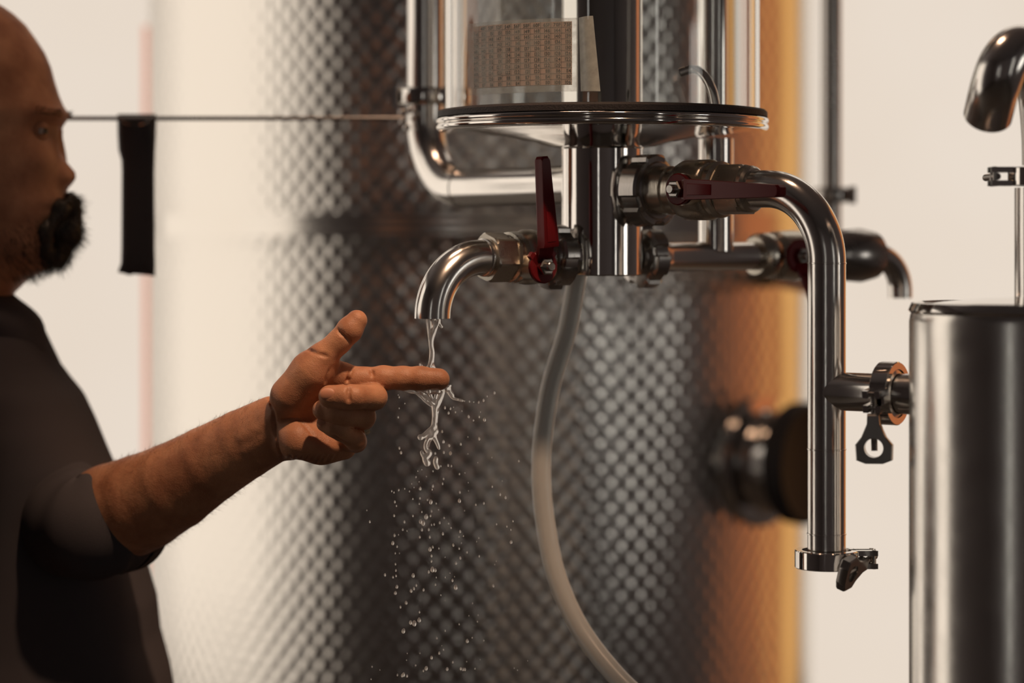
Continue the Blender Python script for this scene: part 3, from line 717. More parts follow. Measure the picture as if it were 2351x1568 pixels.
# ------------------------------------------------------------------ rear manifold (lower right)
ma = Vector((.8, .6, 0)); mz = 1.3335; mo_ = Vector((VX, VY, mz))
mf = thing('rear_valve', 'blurred rear steel tee and valve with red handle and small spout', 'tap', mo_ + ma * .15 + Vector((0, 0, -.03)))
bm = NB(); lathe(bm, mo_, ma, [(.0300, 0), (.0300, .0150), (.0345, .0135), (.0360, .0135), (.0360, 0)], 40); obj('stub', bm, M['polish'], mf)
union_nut(mo_, ma, .0350, .0500, .0240, M['darksteel'], mf, 6)
bm = NB(); lathe(bm, mo_, ma, [(.0505, 0), (.0505, .0150), (.0600, .0130), (.0640, .0112), (.1560, .0112), (.1560, 0)], 40); obj('run_pipe', bm, M['pipe'], mf)
tp = mo_ + ma * .115
bm = NB(); sweep(bm, [tp + Vector((0, 0, .004)), tp + Vector((0, 0, .0922))], .0137, 40); obj('tee_pipe', bm, M['polish'], mf)
bm = NB(); sweep(bm, [tp + Vector((0, 0, 1.4315 - mz)), tp + Vector((0, 0, 1.799 - mz))], .0137, 40); obj('inner_pipe', bm, M['polish'], ves)
bm = NB(); lathe(bm, mo_, ma, [(.1560, 0), (.1560, .0150), (.1600, .0180), (.1700, .0185), (.1740, .0160), (.1780, .0195), (.1950, .0205), (.2100, .0190), (.2150, .0160), (.2300, .0150), (.2400, .0150), (.2400, 0)], 48); obj('valve_body', bm, M['fitting'], mf)
bm = NB(); lathe(bm, mo_, ma, [(.2400, 0), (.2400, .0150), (.2500, .0205), (.2720, .0225), (.2860, .0200), (.2920, .0110), (.2920, 0)], 48); obj('end_nut', bm, M['darksteel'], mf)
sp = mo_ + ma * .290; bm = NB(); sweep(bm, [sp] + arc_path(sp + ma * .001, ma, (0, 0, -1), .030, 16) + [sp + ma * .031 + Vector((0, 0, -.036))], .0098, 32, inner=.0012); obj('spout', bm, M['pipe'], mf)
msd = Vector((.6, -.8, 0)); mm_ = local_frame(mo_ + ma * .183, ma, msd)
lv = lever(.046, .016, .011, mm_ @ Matrix.Rotation(math.radians(160), 4, 'Y'), mf, True, .0135, .021, False)
for o in [lv] + list(lv.children):
    if o.data.materials[0] == M['red']:
        pass

# rear right riser
rx = (1908 - 1175.5) / FPX * 2.3; rp = thing('rear_riser', 'dark blurred vertical pipe with a flange at far right of the glass', 'pipe', (rx, 2.3, 0))
rr = R_(23.5, 2.3); zf = CAMH + (540 - 448) / FPX * 2.3
bm = NB(); sweep(bm, [(rx, 2.3, ZC), (rx, 2.3, 2.2), (rx, 2.3, 1.36)] + arc_path((rx, 2.3, 1.34), (0, 0, -1), (0, 1, 0), .04, 12) + [(rx, 2.5, 1.30), (rx, 2.77, 1.30)], rr, 40); obj('riser', bm, M['darksteel'], rp)
bm = NB(); lathe(bm, (rx, 2.3, 0), Z, rounded(zf - .0075, zf + .0075, .0165, .0025), 48); obj('flange', bm, M['darksteel'], rp)
bm = NB(); box(bm, (rx + .0195, 2.295, zf), (.0055, .014, .0165)); bevel(bm, .0018, 3); obj('clamp_lug', bm, M['darksteel'], rp)

# ------------------------------------------------------------------ hose
hp = [P(1328, 612, 1.858), P(1324, 640, 1.858), P(1302, 760, 1.86), P(1266, 880, 1.86), P(1247, 1000, 1.855), P(1243, 1100, 1.85), P(1252, 1200, 1.845), P(1277, 1320, 1.835), P(1330, 1440, 1.82), P(1418, 1555, 1.80), P(1530, 1660, 1.78), P(1640, 1800, 1.78)]
bm = NB(); q = hp[-1]; hp += [Vector((q.x + .05, q.y, q.z - .15)), Vector((q.x + .06, q.y, .4)), Vector((q.x + .06, q.y, 0.012))]
sweep(bm, bez(hp, 12), R_(22.5, 1.85), 28)
tag(recenter(obj('drain_hose', bm, M['hose'])), 'milky white flexible hose curving down from under the steel column', 'hose')

# ------------------------------------------------------------------ foreground canister and gooseneck
kx, ky = (2328 - 1175.5) / FPX * 1.60, 1.60; kr = R_(238, 1.60); kz = CAMH - (697 - 540) / FPX * 1.60
can = thing('steel_canister', 'tall steel canister with rolled rim in the right foreground', 'canister', (kx, ky, 0))
bm = NB(); ko = Vector((kx, ky, 0))
lathe(bm, ko, Z, [(0, 0), (0, kr - .004), (.004, kr), (kz - .012, kr), (kz - .0075, kr - .0008), (kz - .0045, kr - .0022), (kz - .0045, 0)], 128)
obj('body', bm, M['satin'], can)
bm = NB(); lathe(bm, ko, Z, [(kz - .0060, kr - .006), (kz - .0060, kr - .0006), (kz - .0045, kr + .0006), (kz - .0015, kr - .0006), (kz + .0005, kr - .0016), (kz + .0010, kr - .0040), (kz - .0005, kr - .006), (kz - .0060, kr - .006)], 128)
obj('rim', bm, M['polish'], can)
bm = NB(); lathe(bm, ko, Z, [(kz - .004, 0), (kz - .004, kr - .0068), (kz - .001, kr - .0080), (kz + .001, kr - .022), (kz + .0035, kr - .044), (kz + .0045, 0)], 128)
obj('lid', bm, M['polish'], can)
gx = (2381 - 1175.5) / FPX * 1.615; gy = 1.615
gn = thing('gooseneck_pipe', 'steel gooseneck pipe hooked over at the top right edge', 'pipe', (gx, gy, kz + .008))
gb = kz + .0035; zcl = CAMH + (540 - 405) / FPX * 1.61
bm = NB(); lathe(bm, (gx, gy, 0), Z, [(gb + .0005, 0), (gb + .0005, .0148), (zcl - .0075, .0148), (zcl - .0075, 0)], 40); obj('stem', bm, M['pipe'], gn)
pts = bez([(gx + .002, gy, zcl + .0075), (gx + .002, gy - .002, zcl + .030), (gx - .0005, gy - .006, zcl + .058), P(2374, 128, 1.580), P(2338, 114, 1.560), P(2307, 142, 1.551), P(2286, 195, 1.553), P(2268, 266, 1.572)], 10)
nn = len(pts); 
bm = NB(); sweep(bm, pts, [.0118 + .0040 * min(1, i / (nn * .55)) for i in range(nn)], 48, inner=.0013); obj('hook', bm, M['pipe'], gn)
clamp('pipe_clamp', 'small steel clamp on the gooseneck stem at the right edge', Vector((gx, gy, zcl)), Z, .0192, .0125, -PI / 2, wing=False, wdir=(0, 1, 0))

# ------------------------------------------------------------------ water
def wob(p, s, a): return Vector(p) + Vector((mnoise.noise(Vector(p) * s), mnoise.noise(Vector(p) * s + Vector((9, 3, 1))), mnoise.noise(Vector(p) * s + Vector((2, 7, 5))))) * a
mouth = sp  # placeholder
WD = 1.737
class SDF:
    def __init__(s, lo, hi, vox):
        s.lo = np.array(lo, np.float32); s.v = vox; s.n = np.ceil((np.array(hi) - s.lo) / vox).astype(int) + 1
        s.a = np.full(s.n, .03, np.float32)
        s.ax = [s.lo[i] + np.arange(s.n[i], dtype=np.float32) * vox for i in range(3)]
    def cone(s, p, r1_, q, r2_, k=.004, sub=False, arr=None):
        a = s.a if arr is None else arr
        p = np.array(p, np.float32); q = np.array(q, np.float32); m = max(r1_, r2_) + .012 + k
        i0 = np.clip(((np.minimum(p, q) - m - s.lo) / s.v).astype(int), 0, s.n); i1 = np.clip(((np.maximum(p, q) + m - s.lo) / s.v).astype(int) + 2, 0, s.n)
        if (i1 <= i0).any(): return
        X = s.ax[0][i0[0]:i1[0]][:, None, None]; Y = s.ax[1][i0[1]:i1[1]][None, :, None]; Zz = s.ax[2][i0[2]:i1[2]][None, None, :]
        d = q - p; L2 = float((d * d).sum()) + 1e-12
        t = np.clip(((X - p[0]) * d[0] + (Y - p[1]) * d[1] + (Zz - p[2]) * d[2]) / L2, 0, 1)
        dist = np.sqrt((X - p[0] - t * d[0]) ** 2 + (Y - p[1] - t * d[1]) ** 2 + (Zz - p[2] - t * d[2]) ** 2) - (r1_ + (r2_ - r1_) * t)
        sl_ = (slice(i0[0], i1[0]), slice(i0[1], i1[1]), slice(i0[2], i1[2])); A = a[sl_]
        if sub:
            B = -dist; h = np.clip(.5 + .5 * (B - A) / k, 0, 1); a[sl_] = A * (1 - h) + B * h + k * h * (1 - h)
        else:
            h = np.clip(.5 + .5 * (A - dist) / k, 0, 1); a[sl_] = A * (1 - h) + dist * h - k * h * (1 - h)
    def merge(s, arr, k):
        A = s.a; h = np.clip(.5 + .5 * (A - arr) / k, 0, 1); s.a = A * (1 - h) + arr * h - k * h * (1 - h)
    def val(s, p):
        i = ((np.array(p) - s.lo) / s.v).astype(int)
        if (i < 0).any() or (i >= s.n).any(): return .03
        return float(s.a[tuple(i)])
    def hit(s, px, py, d0=1.60, d1=1.9):
        d = d0
        while d < d1:
            v = s.val(P(px, py, d))
            if v < s.v * .5: return d
            d += max(v * .7, .0004)
        return None
    def mesh(s):
        """naive surface nets -> verts, quads"""
        a = s.a; ins = a < 0; n = a.shape
        c = np.zeros((n[0] - 1, n[1] - 1, n[2] - 1), np.int8)
        for dx in (0, 1):
            for dy in (0, 1):
                for dz in (0, 1): c += ins[dx:n[0] - 1 + dx, dy:n[1] - 1 + dy, dz:n[2] - 1 + dz]
        act = (c > 0) & (c < 8); idx = np.full(act.shape, -1, np.int64); ii = np.argwhere(act); idx[act] = np.arange(len(ii))
        acc = np.zeros((len(ii), 3)); cnt = np.zeros(len(ii)); off = [(x, y, z) for x in (0, 1) for y in (0, 1) for z in (0, 1)]
        vals = {o: a[ii[:, 0] + o[0], ii[:, 1] + o[1], ii[:, 2] + o[2]] for o in off}
        for o in off:
            for ax in range(3):
                if o[ax]: continue
                o2 = list(o); o2[ax] = 1; o2 = tuple(o2); va, vb_ = vals[o], vals[o2]; cr = (va < 0) != (vb_ < 0)
                t = np.where(cr, va / np.where(cr, va - vb_, 1), 0); pos = np.tile(np.array(o, float), (len(ii), 1)); pos[:, ax] += t
                acc[cr] += pos[cr]; cnt[cr] += 1
        V = s.lo + (ii + acc / cnt[:, None]) * s.v
        Q = []
        for ax in range(3):
            sl0 = [slice(1, -1)] * 3; sl0[ax] = slice(0, -1); sl1 = list(sl0); sl1[ax] = slice(1, None)
            A = ins[tuple(sl0)]; B = ins[tuple(sl1)]; e = np.argwhere(A != B)
            if not len(e): continue
            flip = A[tuple(e.T)]
            base = e.copy()
            for j in range(3):
                if j != ax: base[:, j] += 1
            u, w = [(1, 2), (2, 0), (0, 1)][ax]; qd = []
            for du, dw in ((0, 0), (-1, 0), (-1, -1), (0, -1)):
                b2 = base.copy(); b2[:, u] += du; b2[:, w] += dw; qd.append(idx[tuple(b2.T)])
            qd = np.stack(qd, 1); qd[~flip] = qd[~flip][:, ::-1]; Q.append(qd)
        return V, np.concatenate(Q)
def mesh_obj(name, V, Q, m, parent=None, smooth_it=0, sharp=None):
    off = Vector((0, 0, 0)); p = parent
    while p is not None: off += p.location; p = p.parent
    V = np.asarray(V, np.float64)
    for _ in range(smooth_it):
        E = np.concatenate([Q[:, [0, 1]], Q[:, [1, 2]], Q[:, [2, 3]], Q[:, [3, 0]]]); acc = np.zeros_like(V); cn = np.zeros(len(V))
        for j in range(3): acc[:, j] = np.bincount(E[:, 0], V[E[:, 1], j], len(V)) + np.bincount(E[:, 1], V[E[:, 0], j], len(V))
        cn = np.bincount(E[:, 0], minlength=len(V)) + np.bincount(E[:, 1], minlength=len(V))
        V = V * .4 + .6 * acc / np.maximum(cn, 1)[:, None]
    V = V - np.array(off)
    me = bpy.data.meshes.new(name); me.from_pydata(V.tolist(), [], Q.tolist()); me.materials.append(m)
    me.polygons.foreach_set('use_smooth', [True] * len(me.polygons)); me.update()
    o = bpy.data.objects.new(name, me); C.objects.link(o)
    if parent is not None: o.parent = parent
    return o

def water_blob(name, strands, vox, label, cat, lo_px, hi_px):
    lo3 = P(lo_px[0], hi_px[1], WD - .02); hi3 = P(hi_px[0], lo_px[1], WD + .02)
    s = SDF((lo3.x, WD - .016, lo3.z), (hi3.x, WD + .016, hi3.z), vox)
    for st in strands:
        pts = bez([P(x, y, WD + dd) for (x, y, r, dd) in st], 5); rr_ = []
        for i in range(len(st) - 1):
            for k in range(5): rr_.append(st[i][2] + (st[i + 1][2] - st[i][2]) * k / 5)
        rr_.append(st[-1][2])
        for i in range(len(pts) - 1): s.cone(pts[i], R_(rr_[i], WD), pts[i + 1], R_(rr_[i + 1], WD), .0006)
    V, Q = s.mesh(); o = mesh_obj(name, V, Q, M['water'], None, 1); recenter(o); return tag(o, label, cat)
stream = [
    [(984, 722, 7, .004), (986, 745, 6.5, .003), (988, 770, 5.5, .001), (991, 800, 5, 0), (990, 825, 5, 0), (989, 843, 6, 0)],
    [(1003, 722, 7, -.003), (1000, 745, 6.5, -.002), (995, 765, 5.5, 0), (989, 790, 4.5, .001), (993, 815, 4, 0), (986, 842, 5, .002)],
    [(993, 722, 8, .0), (994, 745, 4, -.001), (993, 765, 3, 0)],
    [(1011, 722, 4, 0), (1008, 740, 3, 0), (1014, 751, 3.2, 0)], [(1008, 738, 3, 0), (1001, 752, 2.4, 0)],
    [(979, 735, 3, .003), (984, 760, 3, .002), (988, 785, 3, .001), (994, 808, 3.2, -.001), (992, 835, 4, -.001), (996, 846, 5, 0)], [(990, 838, 6, 0), (984, 846, 6, 0)],
    [(968, 842, 4, 0), (963, 836, 2.6, 0), (965, 833, 2.8, 0)],
]
water_blob('water_stream', stream, .00045, 'thin clear water stream falling from the spout onto the fingertip', 'water', (965, 715), (1030, 850))
splash = [
    [(900, 891, 2.5, 0), (925, 893, 4, 0), (950, 894, 5, 0), (975, 895, 5, 0), (1005, 893, 5, 0), (1028, 886, 4.5, 0), (1037, 874, 2.5, 0)],
    [(958, 896, 4.5, -.003), (972, 905, 4, -.004), (988, 918, 4, -.003), (1000, 935, 5, -.001)],
    [(985, 898, 4, .001), (992, 915, 3, .001), (1002, 930, 4, 0)], [(1012, 898, 3.5, -.003), (1007, 915, 3, -.003), (1002, 932, 4, -.001)],
    [(1024, 893, 5, -.001), (1030, 900, 4.5, -.001), (1038, 908, 4.5, 0), (1034, 897, 3.5, 0)],
    [(1003, 930, 6, -.001), (1002, 950, 4, -.002), (1000, 972, 4, -.001), (1000, 990, 5.5, .001)],
    [(1000, 990, 7, 0), (992, 1000, 7, 0), (984, 1012, 5, -.001), (981, 1026, 4.5, -.001)],
    [(922, 893, 3, 0), (940, 896, 6, 0), (965, 898, 7, -.002), (1000, 897, 8, -.004), (1022, 893, 6, 0), (1033, 885, 4, 0)],
    [(950, 895, 5, 0), (966, 908, 5, .002), (982, 922, 5.5, .001), (998, 932, 6, 0)],
    [(965, 898, 4, -.002), (975, 912, 4, -.003), (990, 926, 4, -.001)],
    [(1018, 895, 5, 0), (1012, 912, 5.5, -.001), (1006, 925, 6, 0), (998, 938, 6.5, 0)],
    [(1005, 897, 4, .002), (1000, 912, 3.5, .002), (1000, 928, 4, 0)],
    [(1031, 890, 4, 0), (1034, 905, 4, 0), (1041, 914, 3.2, 0), (1050, 917, 2.6, 0), (1062, 920, 3, 0)],
    [(998, 932, 7, 0), (998, 955, 5.5, .001), (996, 975, 5.5, 0), (993, 990, 7, -.001), (998, 1005, 5, 0), (1004, 1018, 4, 0), (1008, 1030, 3, 0)],
    [(992, 985, 7, 0), (980, 995, 6, 0), (969, 1003, 5, 0), (965, 1004, 6.5, 0)],
    [(988, 998, 5, 0), (979, 1015, 4.5, .001), (978, 1030, 4.5, 0), (986, 1040, 6, 0), (977, 1052, 7, 0), (981, 1063, 8, 0)],
    [(968, 1038, 4, 0), (973, 1048, 5, 0)], [(1001, 1052, 5, 0), (1000, 1062, 5, 0), (1004, 1073, 5.5, 0)],
]
water_blob('water_splash', splash, .00045, 'clear water sheet and twisting rivulets dripping below the wet fingertip', 'water', (905, 880), (1075, 1095))

# droplets : positions read from the photograph, size ~ half height in px
DR_ = """365,130,8 376,158,9 626,30,7 785,62,3 853,72,8 740,104,6 668,112,7 680,161,9 636,155,6 585,162,7 664,236,8 684,240,7 618,240,6 631,92,7 1097,209,7 845,219,3 931,188,2
503,262,3 478,271,4 571,271,6 467,307,6 531,304,4 635,318,7 630,348,7 733,289,6 767,282,3 787,342,4 441,349,4 486,337,4 455,371,4 493,378,10 570,363,9 566,384,6 318,393,6 332,401,6 361,387,7 398,379,5 427,395,5 788,392,4 735,400,8
934,366,7 982,414,8 1015,433,9 882,468,8 833,477,7 995,331,3 337,459,8 347,484,6 448,441,6 491,437,7 487,471,6 537,447,6 558,460,13 591,469,5 733,452,12 764,513,3 503,521,6 562,516,7 333,543,8 448,545,7 556,545,7 605,508,4
530,550,14 495,580,12 512,590,14 639,557,6 612,587,8 578,597,7 562,600,6 682,618,6 667,592,5 396,582,8 184,581,8 166,511,4 386,629,7 412,637,5 503,630,9 545,629,8 631,654,9 737,641,9 757,668,5 731,672,5 551,675,8 490,675,8
960,596,6 1024,610,6 1061,577,6 1048,630,6 1049,706,10 851,680,5 838,702,4 335,664,9 325,712,11 351,733,7 340,774,6 365,774,4 360,661,4 553,750,12 570,736,8 607,744,6 562,790,8 562,823,7 695,724,9 731,745,7 779,768,7 738,803,9 712,834,9 645,798,2 854,792,7 745,711,4
568,873,15 585,878,10 545,888,9 450,910,12 341,840,7 344,879,7 345,912,7 326,920,7 277,906,9 591,922,5 646,922,5 690,940,9 710,982,14 586,966,7 469,970,8 454,990,9 437,1004,10 513,998,9 350,979,10 341,1017,10 940,973,9 949,843,3 958,823,2 675,896,3 703,917,3
407,1077,10 372,1103,8 619,1030,5 645,1063,3 813,1080,5 488,1134,7 487,1182,13 457,1203,16 390,1250,14 434,1198,12 731,1208,6 843,1192,5 791,1156,4 847,1152,2 646,1248,6 595,1293,7 781,1311,11 811,1291,5 882,1307,5 635,1364,6 609,1385,9 562,1413,10
413,1387,4 409,1428,4 465,1460,6 530,1478,12 512,1494,7 658,1483,10 692,1441,7 741,1481,9 755,1485,9 767,1485,9 828,1480,6 391,1517,12 381,1523,9 412,1525,8 353,1519,7 198,1468,5 192,1544,5 246,1488,2 491,1386,2 625,1340,2 860,1425,2 777,1437,2 1068,1477,4 1088,1489,3 1150,1432,3"""
dl = [tuple(float(q) for q in t.split(',')) for t in DR_.split()]
drops = [(780 + x / 2.667, 980 + y / 2.667, h / 2.667) for x, y, h in dl]
DR2 = """1270,826,9 1262,808,5 1316,878,6 1270,917,7 1262,990,9 1440,560,12 1750,845,10 1770,848,9 1805,858,6 1845,862,8 1880,866,6 1920,868,10 1960,852,12 1990,820,7 2050,790,11 1645,912,12 1690,920,10 1674,955,12 1730,948,9 1715,908,5 1838,985,12 1925,988,9 1968,1010,15 1878,1016,8 1783,938,3 1935,948,3 1622,1108,11 1925,1167,12 1774,1210,11 1680,1222,12 1632,1190,13 1690,1285,15 1635,1278,11 1272,1243,11 1285,1280,12 1832,1150,5 2028,1320,3 1832,1290,3"""
for t in DR2.split():
    x, y, h = (float(q) for q in t.split(',')); drops.append((560 + x / 3.563, 680 + y / 3.563, h / 3.563))
bm = NB(); bmesh.ops.create_uvsphere(bm, u_segments=16, v_segments=12, radius=1.); sm(bm)
dme = []
for k in range(4):
    b2 = bm.copy()
    for v in b2.verts:
        z = v.co.z; v.co.x *= (1 + .10 * mnoise.noise(v.co * 1.3 + Vector((k * 5, 0, 0)))) * (.92 - .08 * z); v.co.y *= (.92 - .08 * z)
        v.co *= 1 + .10 * mnoise.noise(v.co * 1.1 + Vector((0, k * 7, 2)))
    me = bpy.data.meshes.new('water_droplet'); b2.to_mesh(me); b2.free(); me.materials.append(M['water']); dme.append(me)
bm.free()
for i, (x, y, h) in enumerate(drops):
    dd = random.uniform(-.03, .03) if h > 1.2 else random.uniform(-.05, .05)
    if y < 960: dd *= .4
    o = bpy.data.objects.new('water_droplet', dme[i % 4]); C.objects.link(o)
    o.location = P(x, y, WD + dd); hr = R_(max(h * 1.18, 1.7), WD + dd); rw = hr * (.62 if h < 3.4 else .74)
    o.scale = (rw, rw, hr); o.rotation_euler = (0, (x - 985) / 900 * .6 + random.uniform(-.08, .08), random.uniform(0, 6))
    if x > 1040: lab = 'small clear water droplet flying right of the falling water'
    elif y < 1100: lab = 'small clear water droplet beside the twisting water just under the finger'
    else: lab = 'clear water droplet falling in the column of drops below the hand'
    tag(o, lab, 'droplet', 'water droplets ' + ('right of the falling water' if x > 1040 else 'just under the finger' if y < 1100 else 'falling below the hand'))

# ------------------------------------------------------------------ the person
person = thing('person', 'bald man with goatee in a black shirt holding a finger under the tap', 'person', P(40, 1500, 1.9))
HD = 1.737
def H(x, y, dd=0.): return P(x, y, HD + dd)
def rp_(r, dd=0.): return R_(r, HD + dd)
lo3 = (P(-90, 0, 2.0).x - .02, 1.655, P(0, 1400, 1.85).z - .02); hi3 = (P(1060, 0, HD).x, 2.06, P(0, 690, HD).z)
s = SDF(lo3, hi3, .00105)
def C_(x1, y1, d1, r1_, x2, y2, d2, r2_, k=.004, arr=None): s.cone(H(x1, y1, d1), rp_(r1_, d1), H(x2, y2, d2), rp_(r2_, d2), k, False, arr)
# forearm
for (off, sc) in ((-1, 1.), (1, 1.)):
    chain = np.full(s.n, .03, np.float32)
    nx, ny = .5 * off, .87 * off
    a_ = [(633, 982, .016, 21, 57), (560, 1020, .030, 20, 64), (480, 1066, .046, 19, 73), (400, 1116, .064, 17, 87), (330, 1152, .084, 12, 101), (262, 1180, .105, 6, 110), (215, 1200, .125, 0, 108)]
    for (x1, y1, d1, o1, r1_), (x2, y2, d2, o2, r2_) in zip(a_[:-1], a_[1:]):
        C_(x1 + nx * o1, y1 + ny * o1, d1, r1_ - 3, x2 + nx * o2, y2 + ny * o2, d2, r2_ - 3, .0012, chain)
    s.merge(chain, .012)
# tendons at the wrist
C_(640, 962, -.0015, 6, 560, 1003, .010, 8, .006); C_(640, 985, -.001, 6, 570, 1030, .011, 8, .006)
# upper arm under the shirt
C_(175, 1208, .145, 100, 85, 1068, .22, 98, .01); C_(85, 1068, .22, 98, -5, 915, .28, 100, .01)
# palm
K = .007
C_(650, 950, .008, 44, 700, 905, .006, 46, K); C_(668, 930, .004, 40, 786, 872, .004, 32, K); C_(665, 955, .010, 44, 782, 910, .008, 36, K)
C_(662, 985, .012, 44, 778, 955, .010, 36, K); C_(672, 1008, .011, 46, 775, 1002, .010, 38, K)
C_(684, 1010, -.003, 46, 742, 1026, .000, 36, K); C_(735, 1030, .004, 34, 790, 1026, .006, 29, K)
C_(664, 908, -.006, 44, 716, 852, -.010, 45, K); C_(716, 852, -.010, 44, 742, 820, -.012, 33, K)
# thumb
C_(738, 822, -.012, 33, 780, 783, -.014, 27.5, .003); C_(780, 783, -.014, 27.5, 803, 757, -.015, 29, .003); C_(803, 757, -.015, 29, 819, 736, -.014, 24.5, .003)
# web between thumb and index
C_(745, 840, -.004, 22, 785, 852, -.002, 18, .008)
# index
C_(792, 868, 0, 31, 835, 870, 0, 26.5, .004); C_(835, 870, 0, 26, 880, 868, 0, 27.5, .003); C_(880, 868, 0, 27.5, 925, 868, 0, 26, .003); C_(925, 868, 0, 26, 965, 869, -.001, 27, .003); C_(965, 869, -.001, 27, 1007, 871, -.001, 25.5, .003)
def finger(pts, k=.0025, km=.0009):
    arr = np.full(s.n, .03, np.float32)
    for (x1, y1, d1, r1_), (x2, y2, d2, r2_) in zip(pts[:-1], pts[1:]): C_(x1, y1, d1, r1_, x2, y2, d2, r2_, k, arr)
    s.merge(arr, km)
finger([(785, 906, .004, 30), (858, 911, -.010, 29), (860, 912, -.024, 28.5), (815, 912, -.038, 27.5), (795, 911, -.039, 28), (757, 910, -.038, 26)])
finger([(786, 984, .012, 29), (834, 959, -.004, 27), (836, 957, -.020, 26), (792, 952, -.031, 24.5), (770, 947, -.032, 25), (740, 941, -.030, 23)])
finger([(775, 1005, .004, 27), (817, 1014, -.006, 24), (816, 1010, -.016, 23.5), (784, 990, -.027, 22), (766, 981, -.028, 21.5), (745, 973, -.027, 18.5)])
# creases
def crease(pxs, r=1.6, depth=.3, k=.0016):
    r = max(3.0, r * 1.9); depth = .66
    pts = []
    for x, y in pxs:
        d = s.hit(x, y)
        if d: pts.append((x, y, d + .0003 - R_(r, d) * depth))
    pp = bez([P(*q) for q in pts], 4) if len(pts) > 2 else [P(*q) for q in pts]
    for a, b in zip(pp[:-1], pp[1:]): s.cone(a, R_(r, HD), b, R_(r, HD), k, True)
crease([(618, 906), (625, 935), (629, 960), (632, 985), (636, 1015), (645, 1045), (651, 1060)], 2.0)
crease([(808, 846), (805, 856), (801, 866), (797, 876), (794, 882)], 1.6)
crease([(757, 850), (752, 865), (748, 880)], 1.4); crease([(700, 800), (725, 810), (750, 818)], 1.2)
crease([(782, 762), (795, 775), (806, 785)], 1.3); crease([(776, 757), (786, 768)], 1.2)
crease([(852, 849), (855, 862), (854, 880)], 1.3)
crease([(802, 890), (800, 905), (802, 922)], 1.1); crease([(640, 968), (680, 962), (700, 975), (720, 1000)], 1.5)
crease([(765, 1000), (785, 1012), (800, 1020)], 1.6)
for k in range(9):
    x = 662 + k * 13; crease([(x + 6, 1046), (x + 1, 1056), (x - 3, 1066)], 1.3, .2)
# neck, torso core so that the body is one surface under the shirt
V, Q = s.mesh()
sD = s
# head -------------------------------------------------------------
HDD = 1.95
sil = [(-130, -36), (-60, -22), (5, 14), (28, 30), (55, 55), (78, 87), (99, 119), (113, 152), (121, 184), (131, 216), (142, 243), (152, 262), (150, 276), (142, 290), (131, 305), (124, 322), (133, 345), (147, 367), (163, 384), (173, 396), (174, 409), (164, 422), (153, 432), (149, 440), (156, 455), (160, 470), (152, 480), (158, 492), (152, 505), (140, 520), (142, 545), (140, 570), (130, 592), (112, 618), (80, 632), (58, 645), (30, 672), (18, 700), (12, 740), (8, 800), (5, 900)]
sil_y = np.array([q[1] for q in sil], float); sil_x = np.array([q[0] for q in sil], float)
# face plane (without nose): linear in the nose range
fx = [(q[0], q[1]) for q in sil if not (300 < q[1] < 440)]
fx_y = np.array([q[1] for q in fx], float); fx_x = np.array([q[0] for q in fx], float)
by = np.array([-36, -20, 20, 80, 160, 260, 360, 430, 500, 560, 640, 700, 800, 900], float)
bx = np.array([-140, -240, -325, -385, -415, -418, -395, -370, -345, -335, -325, -325, -335, -350], float)
wy = np.array([-36, -20, 20, 80, 160, 260, 340, 420, 500, 560, 610, 640, 700, 800, 900], float)
wx = np.array([5, 90, 150, 190, 212, 218, 212, 205, 190, 176, 165, 160, 160, 165, 190], float)
NZ, NT = 190, 144
ys = np.concatenate([np.linspace(-35.8, 0, 16)[:-1], np.linspace(0, 900, NZ)])
gy = np.arange(-36, 901, 2.); gx_ = np.interp(gy, fx_y, fx_x); kk_ = np.exp(-(np.arange(-40, 41) * 2 / 26.) ** 2); kk_ /= kk_.sum()
gs = np.convolve(np.pad(gx_, 40, mode='edge'), kk_, 'valid'); wgt = np.clip((gy - 60) / 80, 0, 1) * np.clip((700 - gy) / 60, 0, 1); gs = gx_ * (1 - wgt) + gs * wgt
sc = HDD / FPX; HV = []
def sig(v): return v * v * (3 - 2 * v)
for y in ys:
    xf = np.interp(y, sil_y, sil_x); xp = np.interp(y, gy, gs); xb = np.interp(y, by, bx); w = np.interp(y, wy, wx)
    nose = xf - xp if 300 < y < 440 else 0.
    bump = xf - xp
    xc = xb + (xp - xb) * .52
    for k in range(NT):
        th = 2 * PI * k / NT; ct, st = math.cos(th), math.sin(th)
        ex = .86 if ct > 0 else 1.
        x = xc + ((xp - xc) if ct > 0 else (xc - xb)) * math.copysign(abs(ct) ** ex, ct); yy = w * math.copysign(abs(st) ** .92, st)
        if ct > 0:
            wn = (20 + 22 * max(0, min(1, (y - 330) / 70.))) if 300 < y < 442 else 75.
            if 285 < y <= 300: wn = 75 - (y - 285) / 15 * 55
            if 442 <= y < 455: wn = 42 + (y - 442) / 13 * 33
            x += bump * math.exp(-(yy / wn) ** 2)
            # nostril wings
            x += 8 * math.exp(-((abs(yy) - 38) / 14) ** 2 - ((y - 412) / 16) ** 2)
            # eye sockets, cheek bones, jaw flattening
            x -= 15 * math.exp(-((abs(yy) - 85) / 42) ** 2 - ((y - 302) / 24) ** 2)
            x += 9 * math.exp(-((abs(yy) - 105) / 55) ** 2 - ((y - 372) / 35) ** 2)
            x += 7 * math.exp(-((abs(yy) - 70) / 50) ** 2 - ((y - 262) / 14) ** 2)
            x -= 10 * math.exp(-((abs(yy) - 120) / 50) ** 2 - ((y - 480) / 60) ** 2)
        HV.append(((x - 1175.5) * sc, HDD + yy * sc, CAMH - (y - HY) * sc))
HQ = []
for i in range(len(ys) - 1):
    for k in range(NT):
        k2 = (k + 1) % NT; HQ.append((i * NT + k, (i + 1) * NT + k, (i + 1) * NT + k2, i * NT + k2))
HV = np.array(HV); HQ = np.array(HQ)
